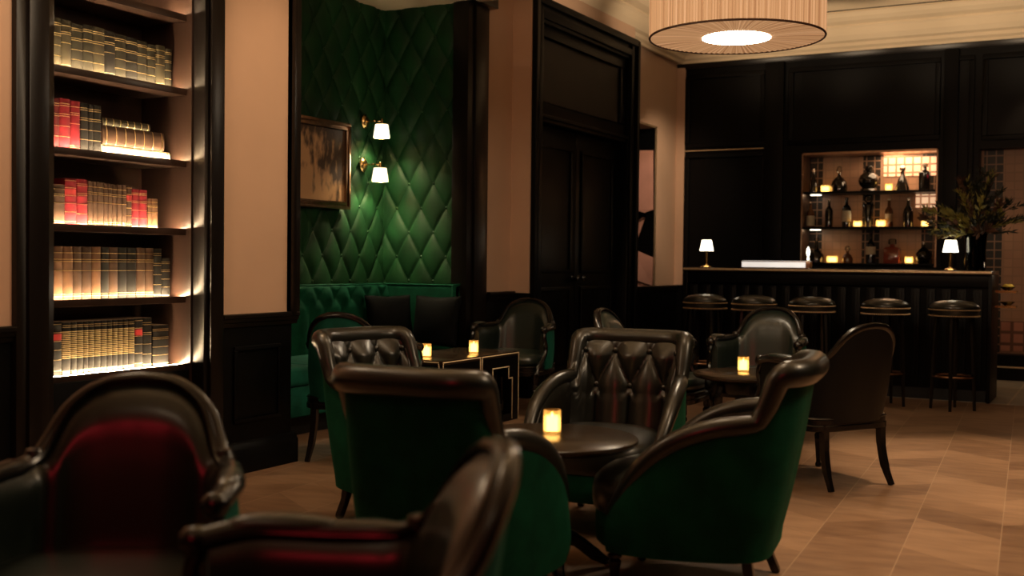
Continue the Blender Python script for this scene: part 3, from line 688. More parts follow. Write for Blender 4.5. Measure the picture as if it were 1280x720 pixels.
S('trim_15', 'panel', lambda m: (pan_y(m, pxl, pxr, zl + .04, ZW - .13), pan_y(m, pxl, pxr, .3, zl - .03), pan_y(m, pxr + .27, nx1 + .02, nz1 + .10, ZW - .13), pan_y(m, nx1 + .12, ox0 - .06, .3, ZW - .13) if ox0 - nx1 > .35 else None, pan_y(m, ox0 + .02, 1.5, oz1 + .08, ZW - .13),
                                 m.box(pxr + .01, pxr + .22, YW - .05, YW, 0, ZW - .06), m.box(nx1 + .06, nx1 + .2, YW - .05, YW, 0, ZW - .06)), bevel=.006)
S('trim_16', 'nail', lambda m: m.box(pxl, pxr, YW - .035, YW, zl, zl + .010))
S('trim_17', 'bronze', lambda m: (m.box(nx0 - .012, nx0 + .004, YW - .012, YW + .3, nz0, nz1), m.box(nx1 - .004, nx1 + .012, YW - .012, YW + .3, nz0, nz1), m.box(nx0, nx1, YW - .012, YW + .34, nz1 - .01, nz1 + .012)))
S('trim_18', 'plaster', lambda m: m.box(XF, XF + .10, YW - .03, YW, 0.9, ZW), smooth=False)

# bar shelves (each a thing) with bottles
ys_ = YW + .02
sh_z = [float(onY(1085, y, ys_)[2]) for y in (238.5, 283.5, 329)]
for k, z in enumerate(sh_z):
    t = thing('bar_shelf', ['dark shelf of bottles, top one in the lit bar niche', 'dark shelf of bottles, middle one in the lit bar niche', 'dark sill of bottles at the bottom of the lit bar niche'][k], 'shelf', ((nx0 + nx1) / 2, YW, z), 0, 'shelves in the bar niche')
    hw = (nx1 - nx0) / 2 - .006
    mb = MB(); mb.box(-hw, hw, .0, .335, -.022, 0); mb.build('board', 'panel', t, bevel=.003)
    if k < 2:
        mb = MB(); mb.lathe([(0, -.03), (.06, -.03), (.06, -.024), (0, -.024)], 14, (-hw + .10, .16, 0)); mb.build('puck_light', 'bulb_soft' if 'bulb_soft' in M else 'shade', t)

M['bt_dark'] = pm('dark_bottle_glass', (.010, .008, .006), .08, var=.2, spec=.8)
M['bt_amber'] = pm('amber_spirit', (.14, .05, .015), .08, var=.2, spec=.8)
M['bt_red'] = pm('red_spirit', (.35, .07, .035), .1, var=.2, spec=.8)
M['bt_label'] = pm('cream_label', (.72, .60, .42), .7, var=.1, vscale=40)
M['bt_tan'] = pm('tan_label', (.38, .24, .13), .7, var=.1, vscale=40)
M['bt_cap'] = pm('pewter_cap', (.55, .47, .38), .25, 1, var=.2)
PXM = 11.9 / 1400
def bottle(px, row, prof, mat, lab, top=None, topmat='bt_cap', label=None, n=20, sq=None, yoff=.15):
    """prof: (radius px, height px) pairs; label: (z0 px, z1 px, mat)"""
    y = YW + yoff; x = float(onY(px, 280, y)[0]); z = sh_z[row]
    t = thing('bottle', lab, 'bottle', (x, y, z + .0005), 0, 'bottles on the bar shelves')
    k = PXM; P = [(0, 0)] + [(r * k, h * k) for r, h in prof] + [(0, prof[-1][1] * k)]
    mb = MB()
    if sq: mb.lathe(P, 4, twist=PI / 4); b = mb.build('body', mat, t, bevel=.004)
    else: mb.lathe(P, n); b = mb.build('body', mat, t, ang=60)
    if top:
        mb = MB(); h0 = prof[-1][1]; mb.lathe([(0, h0 * k)] + [(r * k, (h0 + h) * k) for r, h in top] + [(0, (h0 + top[-1][1]) * k)], n); mb.build('stopper', topmat, t, ang=60)
    if label:
        r = max(q for q, h in prof if h <= label[1] + .1) * k + .0015
        mb = MB(); mb.lathe([(r - .003, label[0] * k), (r, label[0] * k + .001), (r, label[1] * k - .001), (r - .003, label[1] * k)], n); mb.build('paper_label', label[2], t)
def barcandle(px, row, r, h, lab):
    y = YW + .13; x = float(onY(px, 280, y)[0]); t = thing('votive_candle', lab, 'candle', (x, y, sh_z[row] + .0005), 0, 'votives on the bar shelves'); k = PXM
    mb = MB(); mb.lathe([(r * k * .8, 0), (r * k, .006), (r * k, h * k), (r * k * .93, h * k), (r * k * .92, .01), (0, .008)], 16); mb.build('glass', 'votive', t)
    mb = MB(); mb.lathe([(0, .011), (r * k * .86, .012), (r * k * .86, h * k * .8), (0, h * k * .75)], 14); mb.build('wax', 'wax', t)
std = [(5, 0), (5, 18), (4, 21), (1.8, 24), (1.6, 31)]
bottle(1016, 0, [(5.5, 0), (5.5, 10), (4, 15), (1.8, 20), (1.5, 26)], 'bt_dark', 'slim dark bottle with silver neck at the left end of the top bar shelf', [(1.8, 0), (1.8, 5)])
barcandle(1031, 0, 6, 9, 'glowing votive on the top bar shelf beside the onion-shaped decanter')
bottle(1048, 0, [(10, 0), (10.5, 6), (9, 13), (5, 18), (2.2, 20), (2, 24)], 'bt_dark', 'onion-shaped dark decanter with clear stopper on the top bar shelf', [(2.6, 0), (3.6, 4), (2.6, 8), (1, 9)], 'clear')
bottle(1085, 0, [(11, 0), (10, 3), (8, 4.5), (12, 9), (13, 14), (11, 20), (6, 24), (3.5, 25)], 'bt_dark', 'large round black decanter on a foot, centre of the top bar shelf', [(3, 0), (5.5, 3), (5, 7), (1.5, 8)], 'bt_dark')
barcandle(1110, 0, 4.5, 9, 'glowing votive right of the big round decanter')
bottle(1127, 0, [(9, 0), (8.5, 3), (5, 15), (2.5, 20), (2.3, 24)], 'bt_dark', 'cone-shaped dark bottle with glittering stopper on the top bar shelf', [(2, 0), (4, 3), (3, 7), (1, 8)])
bottle(1155, 0, [(9, 0), (9, 22), (5, 24.5), (3, 25), (2.6, 29)], 'bt_dark', 'square-shouldered black bottle at the right end of the top bar shelf', [(4, 0), (4, 4), (1, 5)], sq=True)
bottle(1013, 1, std, 'bt_amber', 'bottle with a square cream label at the left end of the middle bar shelf', [(1.8, 0), (1.8, 3)], 'bt_cap', (2, 15, 'bt_label'))
bottle(1036, 1, [(5, 0), (5, 21), (4, 24), (1.9, 27), (1.7, 33)], 'bt_dark', 'tall unlabelled dark bottle, second along the middle bar shelf', [(2, 0), (2, 3)])
bottle(1058, 1, [(5.5, 0), (5.5, 24), (4, 27), (2, 29), (1.8, 35)], 'bt_dark', 'dark bottle with bright white label left of the flared flask', [(2.2, 0), (2.2, 3)], 'bt_dark', (7, 21, 'bt_label'))
barcandle(1072, 1, 5.5, 8, 'glowing votive on the left of the flared flask')
bottle(1085, 1, [(4, 0), (3.5, 3), (7.5, 28), (7, 29), (2.5, 30)], 'bt_dark', 'flared black flask with round clear stopper on the middle bar shelf', [(2, 0), (5, 3), (5.5, 6), (4, 10), (1, 11)], 'clear')
barcandle(1101, 1, 6, 9, 'glowing votive on the right of the flared flask')
bottle(1111, 1, [(5, 0), (5, 20), (4, 23), (2, 26), (1.8, 34)], 'bt_amber', 'bottle with a tan label on the middle bar shelf', [(2, 0), (2, 2)], 'bt_label', (7, 17, 'bt_tan'), yoff=.22)
bottle(1135, 1, [(6, 0), (6, 18), (5, 22), (2.2, 27), (2, 33)], 'bt_dark', 'broad dark bottle near the foliage end of the middle bar shelf', [(2.3, 0), (2.3, 3)])
barcandle(1156, 1, 4.5, 8, 'votive half hidden by foliage on the middle bar shelf')
bottle(1021, 2, [(9, 0), (9.5, 10), (6, 15), (2.6, 19), (2.2, 28)], 'bt_dark', 'squat wide decanter at the left end of the bottom bar shelf', [(3, 0), (3.4, 4), (1, 5)], 'clear')
barcandle(1041, 2, 7, 9, 'low wide votive between two decanters on the bottom bar shelf')
bottle(1060, 2, [(6.5, 0), (7, 5), (5, 10), (2, 12), (1.8, 15)], 'bt_amber', 'small round amber bottle with knobbed stopper on the bottom bar shelf', [(2, 0), (3.6, 3), (2.6, 6), (1, 7)], 'clear')
bottle(1089, 2, [(6, 0), (6, 22), (4.5, 26), (2.2, 28), (2, 34)], 'bt_dark', 'tall bottle with white label standing mid bottom bar shelf', [(2.4, 0), (2.4, 4)], 'bt_dark', (11, 21, 'bt_label'))
bottle(1116, 2, [(13, 0), (13, 18), (11, 20), (4, 21), (3.6, 24)], 'bt_red', 'square red bottle with a cube stopper on the bottom bar shelf', [(5, 0), (5, 6), (3, 7)], 'clear', sq=True)
barcandle(1137, 2, 5, 9, 'glowing votive right of the square red bottle')
bottle(1155, 2, [(6, 0), (9.5, 6), (9, 13), (5, 18), (2.2, 20), (2, 24)], 'bt_dark', 'round-bellied dark bottle at the right end of the bottom bar shelf', [(2.4, 0), (2.4, 3)])

# ------------------------------------------------------------------ bar counter
BX0, BX1, BY0, BY1, BZ = -3.64, -.94, 10.14, 10.74, 1.112
bar = thing('bar_counter', 'long black bar counter with ribbed front and thin pale top edge', 'bar', ((BX0 + BX1) / 2, (BY0 + BY1) / 2, 0))
bxh, byh = (BX1 - BX0) / 2, (BY1 - BY0) / 2
mb = MB(); mb.box(-bxh, bxh, -byh - .04, byh, BZ - .035, BZ); mb.build('countertop', 'tabletop', bar, bevel=.004)
mb = MB(); mb.box(-bxh + .001, bxh - .001, -byh - .045, -byh - .040, BZ - .022, BZ - .004); mb.build('top_edge_trim', 'nail', bar)
mb = MB(); mb.box(-bxh + .03, bxh - .03, -byh + .04, byh - .02, .10, BZ - .035)
k = 0; x = -bxh + .05
while x < bxh - .06:
    mb.box(x, x + .075, -byh + .015, -byh + .04, .14, BZ - .16); mb.box(x + .022, x + .053, -byh + .005, -byh + .015, .16, BZ - .18); x += .125
mb.box(-bxh + .03, bxh - .03, -byh + .0, -byh + .04, BZ - .14, BZ - .035); mb.build('ribbed_front', 'panel', bar, bevel=.004)
mb = MB(); mb.box(-bxh + .02, bxh - .02, -byh + .05, byh - .05, 0, .10); mb.build('plinth', 'black', bar)
mb = MB()
for s in (-1, 1): mb.box(s * bxh - (.03 if s > 0 else -.0), s * bxh + (.0 if s > 0 else .03), -byh, byh, 0.0, BZ - .035)
mb.build('end_panel', 'panel', bar, bevel=.004)
# two glass ledges bracketed to the right end
for z in (.80, .93):
    mb = MB(); mb.box(bxh, bxh + .16, .02, byh - .04, z, z + .012); mb.build('end_ledge', 'clear', bar)
    mb = MB(); mb.box(bxh, bxh + .165, .0, .02, z - .004, z + .016); mb.build('ledge_rail', 'brass', bar)
def bowl(px, py, z, lab, mat='brass'):
    p = (BX1 + .085, BY0 + .43, z)
    t = thing('shallow_bowl', lab, 'bowl', p, 0)
    mb = MB(); mb.lathe([(.025, 0), (.03, .006), (.06, .03), (.065, .034), (.058, .032), (.03, .012), (0, .010)], 20); mb.build('dish', mat, t)
    return p
bowl(0, 0, .9425, 'small brass dish on the upper ledge at the end of the bar')
bowl(0, 0, .8125, 'small brass dish on the lower ledge at the end of the bar')
M['lemon'] = pm('lemon_peel', (.75, .55, .08), .45, var=.15, vscale=30, bump=.3, bscale=200)
for k, (dx, dy, l) in enumerate(((-.015, 0, 'lemon resting in the upper brass dish, closer to the bar'), (.028, .012, 'lemon resting in the upper brass dish, farther from the bar'))):
    o = MB(); o.lathe([(0, -.034), (.006, -.03), (.018, -.018), (.023, 0), (.018, .018), (.006, .03), (0, .034)], 14)
    o.v = [(z, x, y) for x, y, z in o.v]; q = o.build('lemon', 'lemon', None, loc=(BX1 + .085 + dx * .6, BY0 + .43 + dy + (k - .5) * .044, .9425 + .036)); tag(q, l, 'lemon', 'lemons at the bar end')

# backlit menu box
p0 = onY(928, 333, 10.34); p1 = onY(1014, 333, 10.34)
t = thing('backlit_menu_box', 'long low backlit white box lying on the bar top', 'light box', ((p0[0] + p1[0]) / 2, 10.34, BZ + .001))
hw = (p1[0] - p0[0]) / 2
mb = MB(); mb.box(-hw, hw, -.05, .05, 0, .066); mb.build('case', 'bronze', t, bevel=.004)
mb = MB(); mb.box(-hw + .01, hw - .04, -.054, -.049, .008, .058); mb.build('glowing_face', 'lightbox', t)
mb = MB(); mb.box(-hw + .01, hw - .01, -.04, .04, .0655, .0685); mb.build('glowing_top', 'lightbox', t)

def bar_lamp(px, lab):
    y = 10.36; x = float(onY(px, 330, y)[0]); t = thing('table_lamp', lab, 'lamp', (x, y, BZ + .0005), 0, 'small lamps on the bar')
    mb = MB(); mb.lathe([(.055, 0), (.056, .006), (.05, .012), (.02, .02), (.014, .03)], 24); mb.build('base', 'brass', t)
    mb = MB(); mb.lathe([(.013, .03), (.013, .165), (.017, .17), (.017, .178), (.008, .18)], 16); mb.build('stem', 'brass', t)
    mb = MB(); mb.lathe([(.066, .158), (.046, .262), (.0445, .262), (.0645, .158)], 28, caps=False); mb.build('lamp_shade', 'shade', t)
    mb = MB(); mb.lathe([(0, .18), (.012, .19), (.018, .21), (.012, .235), (0, .24)], 12); mb.build('bulb', 'shade', t)
bar_lamp(883, 'small brass lamp with white shade at the doorway end of the bar')
bar_lamp(1188, 'small brass lamp with white shade next to the vase on the bar')
# slim taper
y = 10.40; x = float(onY(1010, 330, y)[0]); t = thing('taper_candle', 'single lit candle in a slim holder behind the backlit box', 'candle', (x, y, BZ + .0005))
mb = MB(); mb.lathe([(.03, 0), (.03, .006), (.008, .012), (.007, .06), (.014, .07), (.014, .08), (.0, .08)], 14); mb.build('holder', 'brass', t)
mb = MB(); mb.lathe([(0, .08), (.011, .08), (.011, .10), (.0, .102)], 12); mb.build('wax', 'wax', t)
mb = MB(); mb.lathe([(0, .10), (.014, .125), (.018, .15), (.014, .18), (0, .205)], 12); mb.build('flame', 'shade', t)

# vase with foliage ----------------------------------------------------
y = 10.44; x = float(onY(1219, 330, y)[0])
va = thing('foliage_vase', 'tall glass vase of wild branches and grasses on the right end of the bar', 'vase', (x, y, BZ + .0005))
mb = MB(); mb.lathe([(.075, 0), (.088, .006), (.09, .05), (.085, .16), (.092, .28), (.098, .32), (.094, .32), (.087, .28), (.08, .16), (.083, .05), (.07, .014), (0, .012)], 32); mb.build('vase', 'smoke', va)
M['stem'] = pm('dark_stems', (.018, .020, .008), .6, var=.4)
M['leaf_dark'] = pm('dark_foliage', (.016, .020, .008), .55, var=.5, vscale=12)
M['leaf_lit'] = pm('lamplit_foliage', (.26, .24, .055), .55, var=.4, vscale=14)  # lamplight put into the colour of leaves beside the bar lamp
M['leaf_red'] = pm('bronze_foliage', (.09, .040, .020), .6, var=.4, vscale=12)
rnd = random.Random(11)
stems = MB(); leaves = {'leaf_dark': MB(), 'leaf_lit': MB(), 'leaf_red': MB()}
def leaf(mb, p, d, L, w, curl=.2):
    d = d.normalized(); s = d.cross(Vector((rnd.uniform(-1, 1), rnd.uniform(-1, 1), rnd.uniform(-.4, 1)))).normalized(); n = d.cross(s)
    a, b, c = p, p + d * L * .5 + n * L * curl * .4, p + d * L
    th = n * .0015
    mb.add([a, b + s * w, c, b - s * w, a + th, b + s * w + th, c + th, b - s * w + th], [(0, 1, 2, 3), (7, 6, 5, 4), (0, 4, 5, 1), (1, 5, 6, 2), (2, 6, 7, 3), (3, 7, 4, 0)])
for i in range(74):
    a = rnd.uniform(0, 2 * PI); sp = rnd.uniform(.05, .42); hgt = rnd.uniform(.42, .86) if sp < .22 else rnd.uniform(.34, .72)
    dx, dy = sp * math.cos(a), sp * math.sin(a) * .55
    if dx < -.12: hgt *= .82
    P = crom([(dx * .12, dy * .12, .02), (dx * .15, dy * .15, .30), (dx * .55, dy * .55, .30 + (hgt - .3) * .62), (dx * 1.15, dy * 1.1, hgt * (1 - .1 * sp))], 5)
    stems.tube(P, [.0032 - .0018 * k / len(P) for k in range(len(P))], 5)
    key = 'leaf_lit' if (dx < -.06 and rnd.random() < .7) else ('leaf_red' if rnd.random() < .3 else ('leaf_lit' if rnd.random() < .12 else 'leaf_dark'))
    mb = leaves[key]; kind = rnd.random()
    for k in range(5, len(P)):
        for q in range(4 if kind < .6 else 2):
            d0 = (P[k] - P[k - 1]).normalized(); d = d0 + Vector((rnd.uniform(-1, 1), rnd.uniform(-1, 1), rnd.uniform(-.5, .7))) * (.8 if kind < .6 else 1.1)
            leaf(mb, P[k - 1].lerp(P[k], rnd.random()), d, rnd.uniform(.04, .085) if kind < .6 else rnd.uniform(.05, .11), rnd.uniform(.004, .008) if kind < .6 else rnd.uniform(.012, .024))
    if kind > .72:
        for q in range(10): leaf(mb, P[-1], Vector((dx * 1.5 + rnd.uniform(-.5, .5), rnd.uniform(-.5, .5), rnd.uniform(.1, 1))), rnd.uniform(.05, .10), .006)
stems.build('stems', 'stem', va)
for k, mb in leaves.items(): mb.build('leaves', k, va, smooth=False)

# ------------------------------------------------------------------ bar stools
def make_stool():
    t = bpy.data.objects.new('bar_stool', None); col.objects.link(t); R = .19
    mb = MB(); mb.lathe([(0, .80), (R - .004, .80), (R, .805), (R + .004, .815), (R, .828), (R - .012, .842), (R * .78, .862), (R * .45, .876), (0, .882)], 40); mb.build('seat', 'leather', t)
    mb = MB(); mb.lathe([(0, .745), (R - .012, .745), (R - .006, .752), (R - .004, .80), (0, .80)], 40); mb.build('seat_band', 'leather', t)
    for z in (.755, .803):
        mb = MB()
        for k in range(72):
            a = 2 * PI * k / 72; mb.lathe([(0, -.007), (.007, -.003), (.007, .003), (0, .007)], 5, ((R + .001) * math.cos(a), (R + .001) * math.sin(a), z))
        mb.build('nailhead_trim', 'nail', t)
    for k in range(4):
        a = PI / 4 + k * PI / 2; c, s = math.cos(a), math.sin(a)
        mb = MB(); mb.tube(crom([(.13 * c, .13 * s, .746), (.145 * c, .145 * s, .5), (.155 * c, .155 * s, .22), (.165 * c, .165 * s, .001)], 4), [.022] * 4 + [.019] * 4 + [.016, .015, .014, .013, .013], 6); mb.build('leg', 'wood', t)
    mb = MB(); mb.tube([(.154 * math.cos(2 * PI * k / 40), .154 * math.sin(2 * PI * k / 40), .27) for k in range(41)], .009, 6, caps=False); mb.build('foot_ring', 'bronze', t)
    return t
st = make_stool()
SL = ['first backless bar stool from the doorway end of the bar', 'second backless bar stool from the doorway end, half behind an armchair', 'middle backless bar stool of the five along the bar', 'backless bar stool along the bar, second from the vase end', 'backless bar stool nearest the vase end of the bar']
for i, x in enumerate((-3.232, -2.79, -2.29, -1.69, -1.16)):
    o = st if i == 0 else copy_tree(st); o.location = (x, 9.55, 0); o.rotation_euler = (0, 0, .2 * i)
    tag(o, SL[i], 'bar stool', 'bar stools')

# ------------------------------------------------------------------ bookcase and books
bc = thing('bookcase', 'tall dark built-in bookcase with lit shelves of antique books', 'bookcase', (XL, (yB0 + yB1) / 2, 0))
XS = -4.205                                    # front edge of shelves
yI1 = float(onX(250, 250, XL + .0)[1]); yI0 = float(onX(62, 250, XL)[1])
o_y = (yB0 + yB1) / 2
def bcbox(name, mat, boxes, bevel=.004):
    mb = MB()
    for b in boxes: mb.box(b[0] - XL, b[1] - XL, b[2] - o_y, b[3] - o_y, b[4], b[5])
    return mb.build(name, mat, bc, bevel=bevel)
bcbox('casing', 'trimwood', [(XL - .10, XL + .03, yB0, yI0, 0, 3.4), (XL + .03, XL + .05, yB0 + .05, yI0 - .04, 0, 3.4), (XL - .10, XL + .03, yI1, yB1, 0, 3.4), (XL + .03, XL + .05, yI1 + .03, yB1 - .02, 0, 3.4), (XL - .1, XL + .03, yI0, yI1, 3.2, 3.4)], .006)
bcbox('side_panel', 'bookwood', [(XL - .41, XL - .05, yI1 - .012, yI1 + .012, .05, 3.2)])
bcbox('side_panel', 'bookwood', [(XL - .41, XL - .10, yI0 - .012, yI0 + .012, .05, 3.2)])
bcbox('back_panel', 'bookwood', [(XL - .415, XL - .40, yI0, yI1, .05, 3.3)])
bcbox('base_cabinet', 'panel', [(XL - .40, XL - .06, yI0, yI1, .0, .58)])
SZ = []
for py_l, py_r in ((None, 21), (88, 109), (186, 203), (280, 290), (378.5, 372), (473, 458)):
    zr = float(onX(232, py_r, XS)[2]); zl_ = float(onX(68, py_l, XS)[2]) if py_l else zr; SZ.append((zr + zl_) / 2)
for z in SZ:
    s = bcbox('shelf', 'bookwood', [(XL - .40, XS, yI0 + .012, yI1 - .012, z - .022, z), (XS - .008, XS + .004, yI0 + .012, yI1 - .012, z - .024, z + .010)], .002)
    mb = MB(); mb.box(XS - .045 - XL, XS - .036 - XL, yI0 + .02 - o_y, yI1 - .02 - o_y, z + .0005, z + .007); mb.build('light_strip', 'led', s)

BCOL = {'b': (.014, .012, .007), 'k': (.006, .005, .004), 'o': (.026, .021, .011), 'r': (.15, .007, .013), 't': (.085, .040, .018), 'n': (.038, .019, .010), 'w': (.42, .33, .22), 'd': (.08, .006, .008)}
BNAME = {'b': 'dark olive', 'k': 'black', 'o': 'olive', 'r': 'red', 't': 'tan', 'n': 'brown', 'w': 'pale', 'd': 'dark red'}
for k, c in BCOL.items(): M['bk_' + k] = pm('book_cloth_' + BNAME[k].replace(' ', '_'), c, .6, var=.35, vscale=18, bump=.1, bscale=150, spec=.2)
M['bk_label'] = pm('red_title_label', (.32, .02, .02), .45, var=.2, vscale=20)
XSP = -4.285                                   # spines
ORD = ['first', 'second', 'third', 'fourth', 'fifth', 'sixth', 'seventh', 'eighth', 'ninth', 'tenth', 'eleventh', 'twelfth', 'thirteenth', 'fourteenth', 'fifteenth', 'sixteenth', 'seventeenth', 'eighteenth']
SHN = ['', 'top lit', 'second lit', 'third lit', 'fourth lit', 'lowest lit']
def book_mesh(w, h, d, cover, bands, label=None, oval=False, kind='b'):
    """upright book, rounded ribbed spine facing +X, width along Y"""
    mb = MB(); g = .0012
    zs = [0, .004]; mats = [0]
    cuts = sorted(set([0, h] + [z for b in bands for z in (b[0], b[1])] + ([label[0], label[1]] if label else [])))
    nb = 7
    def ring(z, bulge):
        pts = [(-d, -w / 2), (-d, w / 2), (-.006, w / 2)]
        for i in range(nb):
            a = PI / 2 - PI * i / (nb - 1); pts.append(((.004 + bulge) * math.cos(a) + .0, (w / 2) * math.sin(a)))
        pts.append((-.006, -w / 2)); return [(x, y, z) for x, y in pts]
    for z0, z1 in zip(cuts, cuts[1:]):
        zc = (z0 + z1) / 2; mi, bu = 0, .004
        for b0, b1 in bands:
            if b0 - 1e-6 < zc < b1 + 1e-6: mi, bu = 1, .0062
        if label and label[0] < zc < label[1]: mi, bu = 2, .0045
        A, B = ring(z0, bu), ring(z1, bu); n = len(A)
        fs = []
        for i in range(n):
            j = (i + 1) % n; fs.append((i, j, n + j, n + i))
        b0 = len(mb.f); mb.add(A + B, fs + [tuple(range(n))[::-1], tuple(range(n, 2 * n))])
        for q in range(b0, len(mb.f)): mb.m[q] = 0
        for q in range(3, n - 1): mb.m[b0 + q - 0] = mi
        if z1 == h: mb.m[len(mb.f) - 1] = 3
    if oval:
        c = [(.0085, .0, 0)]
        mb.lathe([(0, -.0), (.010, .0), (.010, .001), (0, .0012)], 12, (0, 0, 0), 1) if False else None
    me_mats = ['bk_' + kind, 'gilt', 'bk_label', 'paper']
    return mb, me_mats
def shelf_books(si, spec, zs_px):
    """spec: list of (x0, x1, colour, top offset px, band style)"""
    z = SZ[si]
    for i, (x0, x1, cl, frac, style) in enumerate(spec):
        y0 = float(onX(x0, 250, XSP)[1]); y1 = float(onX(x1, 250, XSP)[1]); w = (y1 - y0) - .0015; h = zs_px * frac
        if style == 'm': bands = [(h * q, h * q + .0022) for q in (.06, .27, .47, .66, .70, .86, .90)]; lab = None
        elif style == 'l': bands = [(h * q, h * q + .0022) for q in (.10, .30, .48, .64, .80, .95)]; lab = (h * .66, h * .78)
        elif style == 'v': bands = [(h * q, h * q + .002) for q in (.05, .08, .90, .935)] + [(h * (.32 + .035 * k), h * (.32 + .035 * k) + .004) for k in range(15)]; lab = None
        elif style == 's': bands = [(h * q, h * q + .002) for q in (.08, .12, .55, .72, .76, .88)] ; lab = None
        else: bands = [(h * .1, h * .1 + .002), (h * .9, h * .9 + .002)]; lab = None
        mb, mm = book_mesh(w, h, .15, None, bands, lab, False, cl)
        o = mb.build('book', mm, None, ang=40); o.location = (XSP, (y0 + y1) / 2, z + .0008)
        desc = BNAME[cl] + (' book with red title label' if style == 'l' else ' book with gilt-banded spine' if style in 'ms' else ' book with tall gilt ornament' if style == 'v' else ' plain-spined book')
        tag(o, '%s, %s from left on %s bookcase shelf' % (desc, ORD[i], SHN[si]), 'book', 'books on the %s shelf' % SHN[si])
def xs(l): return [q / 3 for q in l]
def bounds(l): return list(zip(xs(l), xs(l)[1:]))
B1 = bounds([190, 228, 266, 309, 348, 390, 430, 471, 513, 549, 581, 616, 641])
shelf_books(1, [(a, b, c, f, s) for (a, b), c, f, s in zip(B1, 'oobbokbkbbob', [1, 1, .97, 1, 1, .98, .96, .95, .93, .90, .93, .90], 'msmmmsmmmmsm')], .235)
B2 = bounds([186, 222, 262, 299, 330, 347, 378])
shelf_books(2, [(a, b, c, f, s) for (a, b), c, f, s in zip(B2, 'drrkkk', [.98, 1, .985, .97, .965, .97], 'mmsmmm')], .240)
B3 = bounds([186, 243, 287, 328, 346, 363, 386, 403, 419, 436, 455, 473, 493, 520, 551, 565, 591])
shelf_books(3, [(a, b, c, f, s) for (a, b), c, f, s in zip(B3, 'nrrnnnnnnnnnrrtt', [.86, 1, 1, .98, .97, .97, .96, .96, .95, .95, .95, .94, .88, .88, .70, .70], 'slmsssssssslmmss')], .222)
B4 = bounds([190, 236, 273, 306, 343, 378, 408, 442, 475, 511, 544, 576, 606])
shelf_books(4, [(a, b, c, f, s) for (a, b), c, f, s in zip(B4, 'ttnntknkknnk', [1.0] * 11 + [.99], 'sssssssssssm')] + [(606 / 3, 638 / 3, 'k', .80, 'm')], .252)
B5 = bounds([190, 232, 266, 288, 312, 331, 353, 378, 401, 421, 441, 461, 481, 505, 536, 570])
shelf_books(5, [(a, b, c, f, s) for (a, b), c, f, s in zip(B5, 'kkkkkkkkkkkkkkk', [1] + [.985] * 12 + [.99, .99], 'lvvvvvvvvvvvvlm')] + [(575 / 3, 634 / 3, 'k', .83, 'm')], .252)
# three books lying flat on the second lit shelf
def flat_book(x0, x1, z0, th, cl, style, lab):
    y0 = float(onX(x0, 250, XSP)[1]); y1 = float(onX(x1, 250, XSP)[1]); L = y1 - y0
    bands = [(L * q, L * q + .003) for q in ((.05, .2, .35, .5, .65, .8, .95) if style else (.04, .96))]
    mb, mm = book_mesh(th, L, .16, None, bands, None, False, cl)
    mb.v = [(x, z, y + th / 2) for x, y, z in mb.v]
    o = mb.build('book', mm, None, ang=40); o.location = (XSP, y0, z0); tag(o, lab, 'book', 'books lying flat on the second lit shelf')
z = SZ[2] + .0008
flat_book(127, 211, z, .052, 'w', 0, 'thick pale book lying flat at the bottom of the horizontal pile')
flat_book(127.5, 204, z + .0525, .092, 'n', 1, 'thick brown tooled book lying in the middle of the horizontal pile')
flat_book(128, 186, z + .145, .036, 'o', 1, 'thin olive ribbed book lying on top of the horizontal pile')

# ------------------------------------------------------------------ alcove: picture, sconces, banquette
P0 = onX(360, 200, XB); P1 = onX(432, 200, XB)
ya, yb = 6.20, float(P1[1]); za, zb = 1.535, 2.20
pic = thing('framed_picture', 'sepia picture in a bronze frame on the tufted green wall', 'picture', (XB + .022, (ya + yb) / 2, (za + zb) / 2))
hw, hh = (yb - ya) / 2, (zb - za) / 2
mb = MB(); frame_rect(mb, lambda u, v, w: (w, u, v), -hw, hw, -hh, hh, .022, .030); frame_rect(mb, lambda u, v, w: (w, u, v), -hw + .022, hw - .022, -hh + .022, hh - .022, .016, .018); frame_rect(mb, lambda u, v, w: (w, u, v), -hw + .038, hw - .038, -hh + .038, hh - .038, .018, .026)
mb.build('frame', 'bronze', pic, bevel=.003)
mb = MB(); mb.box(.002, .010, -hw + .05, hw - .05, -hh + .05, hh - .05); mb.build('canvas', 'art', pic)

def sconce(px, py, lab):
    p = onX(px, py, XB + .02); t = thing('wall_sconce', lab, 'wall lamp', (XB + .006, p[1], p[2]), 0, 'brass wall sconces')
    mb = MB(); mb.lathe([(.040, -.004), (.044, .0), (.044, .012), (.034, .018), (.028, .03), (.012, .035), (0, .036)], 20); mb.v = [(z, x, y * 1.35) for x, y, z in mb.v]; mb.build('backplate', 'brass', t)
    mb = MB(); mb.tube([(.03, 0, 0), (.17, .0, .0)], .007, 10); mb.lathe([(0, -.012), (.012, -.006), (.012, .006), (0, .012)], 10, (.10, 0, 0)); mb.lathe([(.006, -.035), (.011, -.03), (.011, .01), (.006, .016), (0, .02)], 10, (.17, 0, 0)); mb.build('arm', 'brass', t)
    mb = MB(); mb.lathe([(.067, -.135), (.050, -.028), (.048, -.028), (.014, -.028), (.014, -.031), (.0475, -.031), (.065, -.135)], 28, (.17, 0, 0), caps=False); s = mb.build('lamp_shade', 'sconce_shade', t)
    mb = MB()
    for r, z in ((.067, -.135), (.050, -.029)): mb.tube([(.17 + r * math.cos(2 * PI * k / 28), r * math.sin(2 * PI * k / 28), z) for k in range(29)], .0025, 5, caps=False)
    mb.build('trim_ring', 'brass', s)
    mb = MB(); mb.lathe([(0, -.10), (.014, -.09), (.018, -.07), (.012, -.045), (.008, -.035)], 12, (.17, 0, 0)); mb.build('bulb', 'bulb', t)
sconce(457, 152, 'upper brass sconce with white shade in the green alcove')
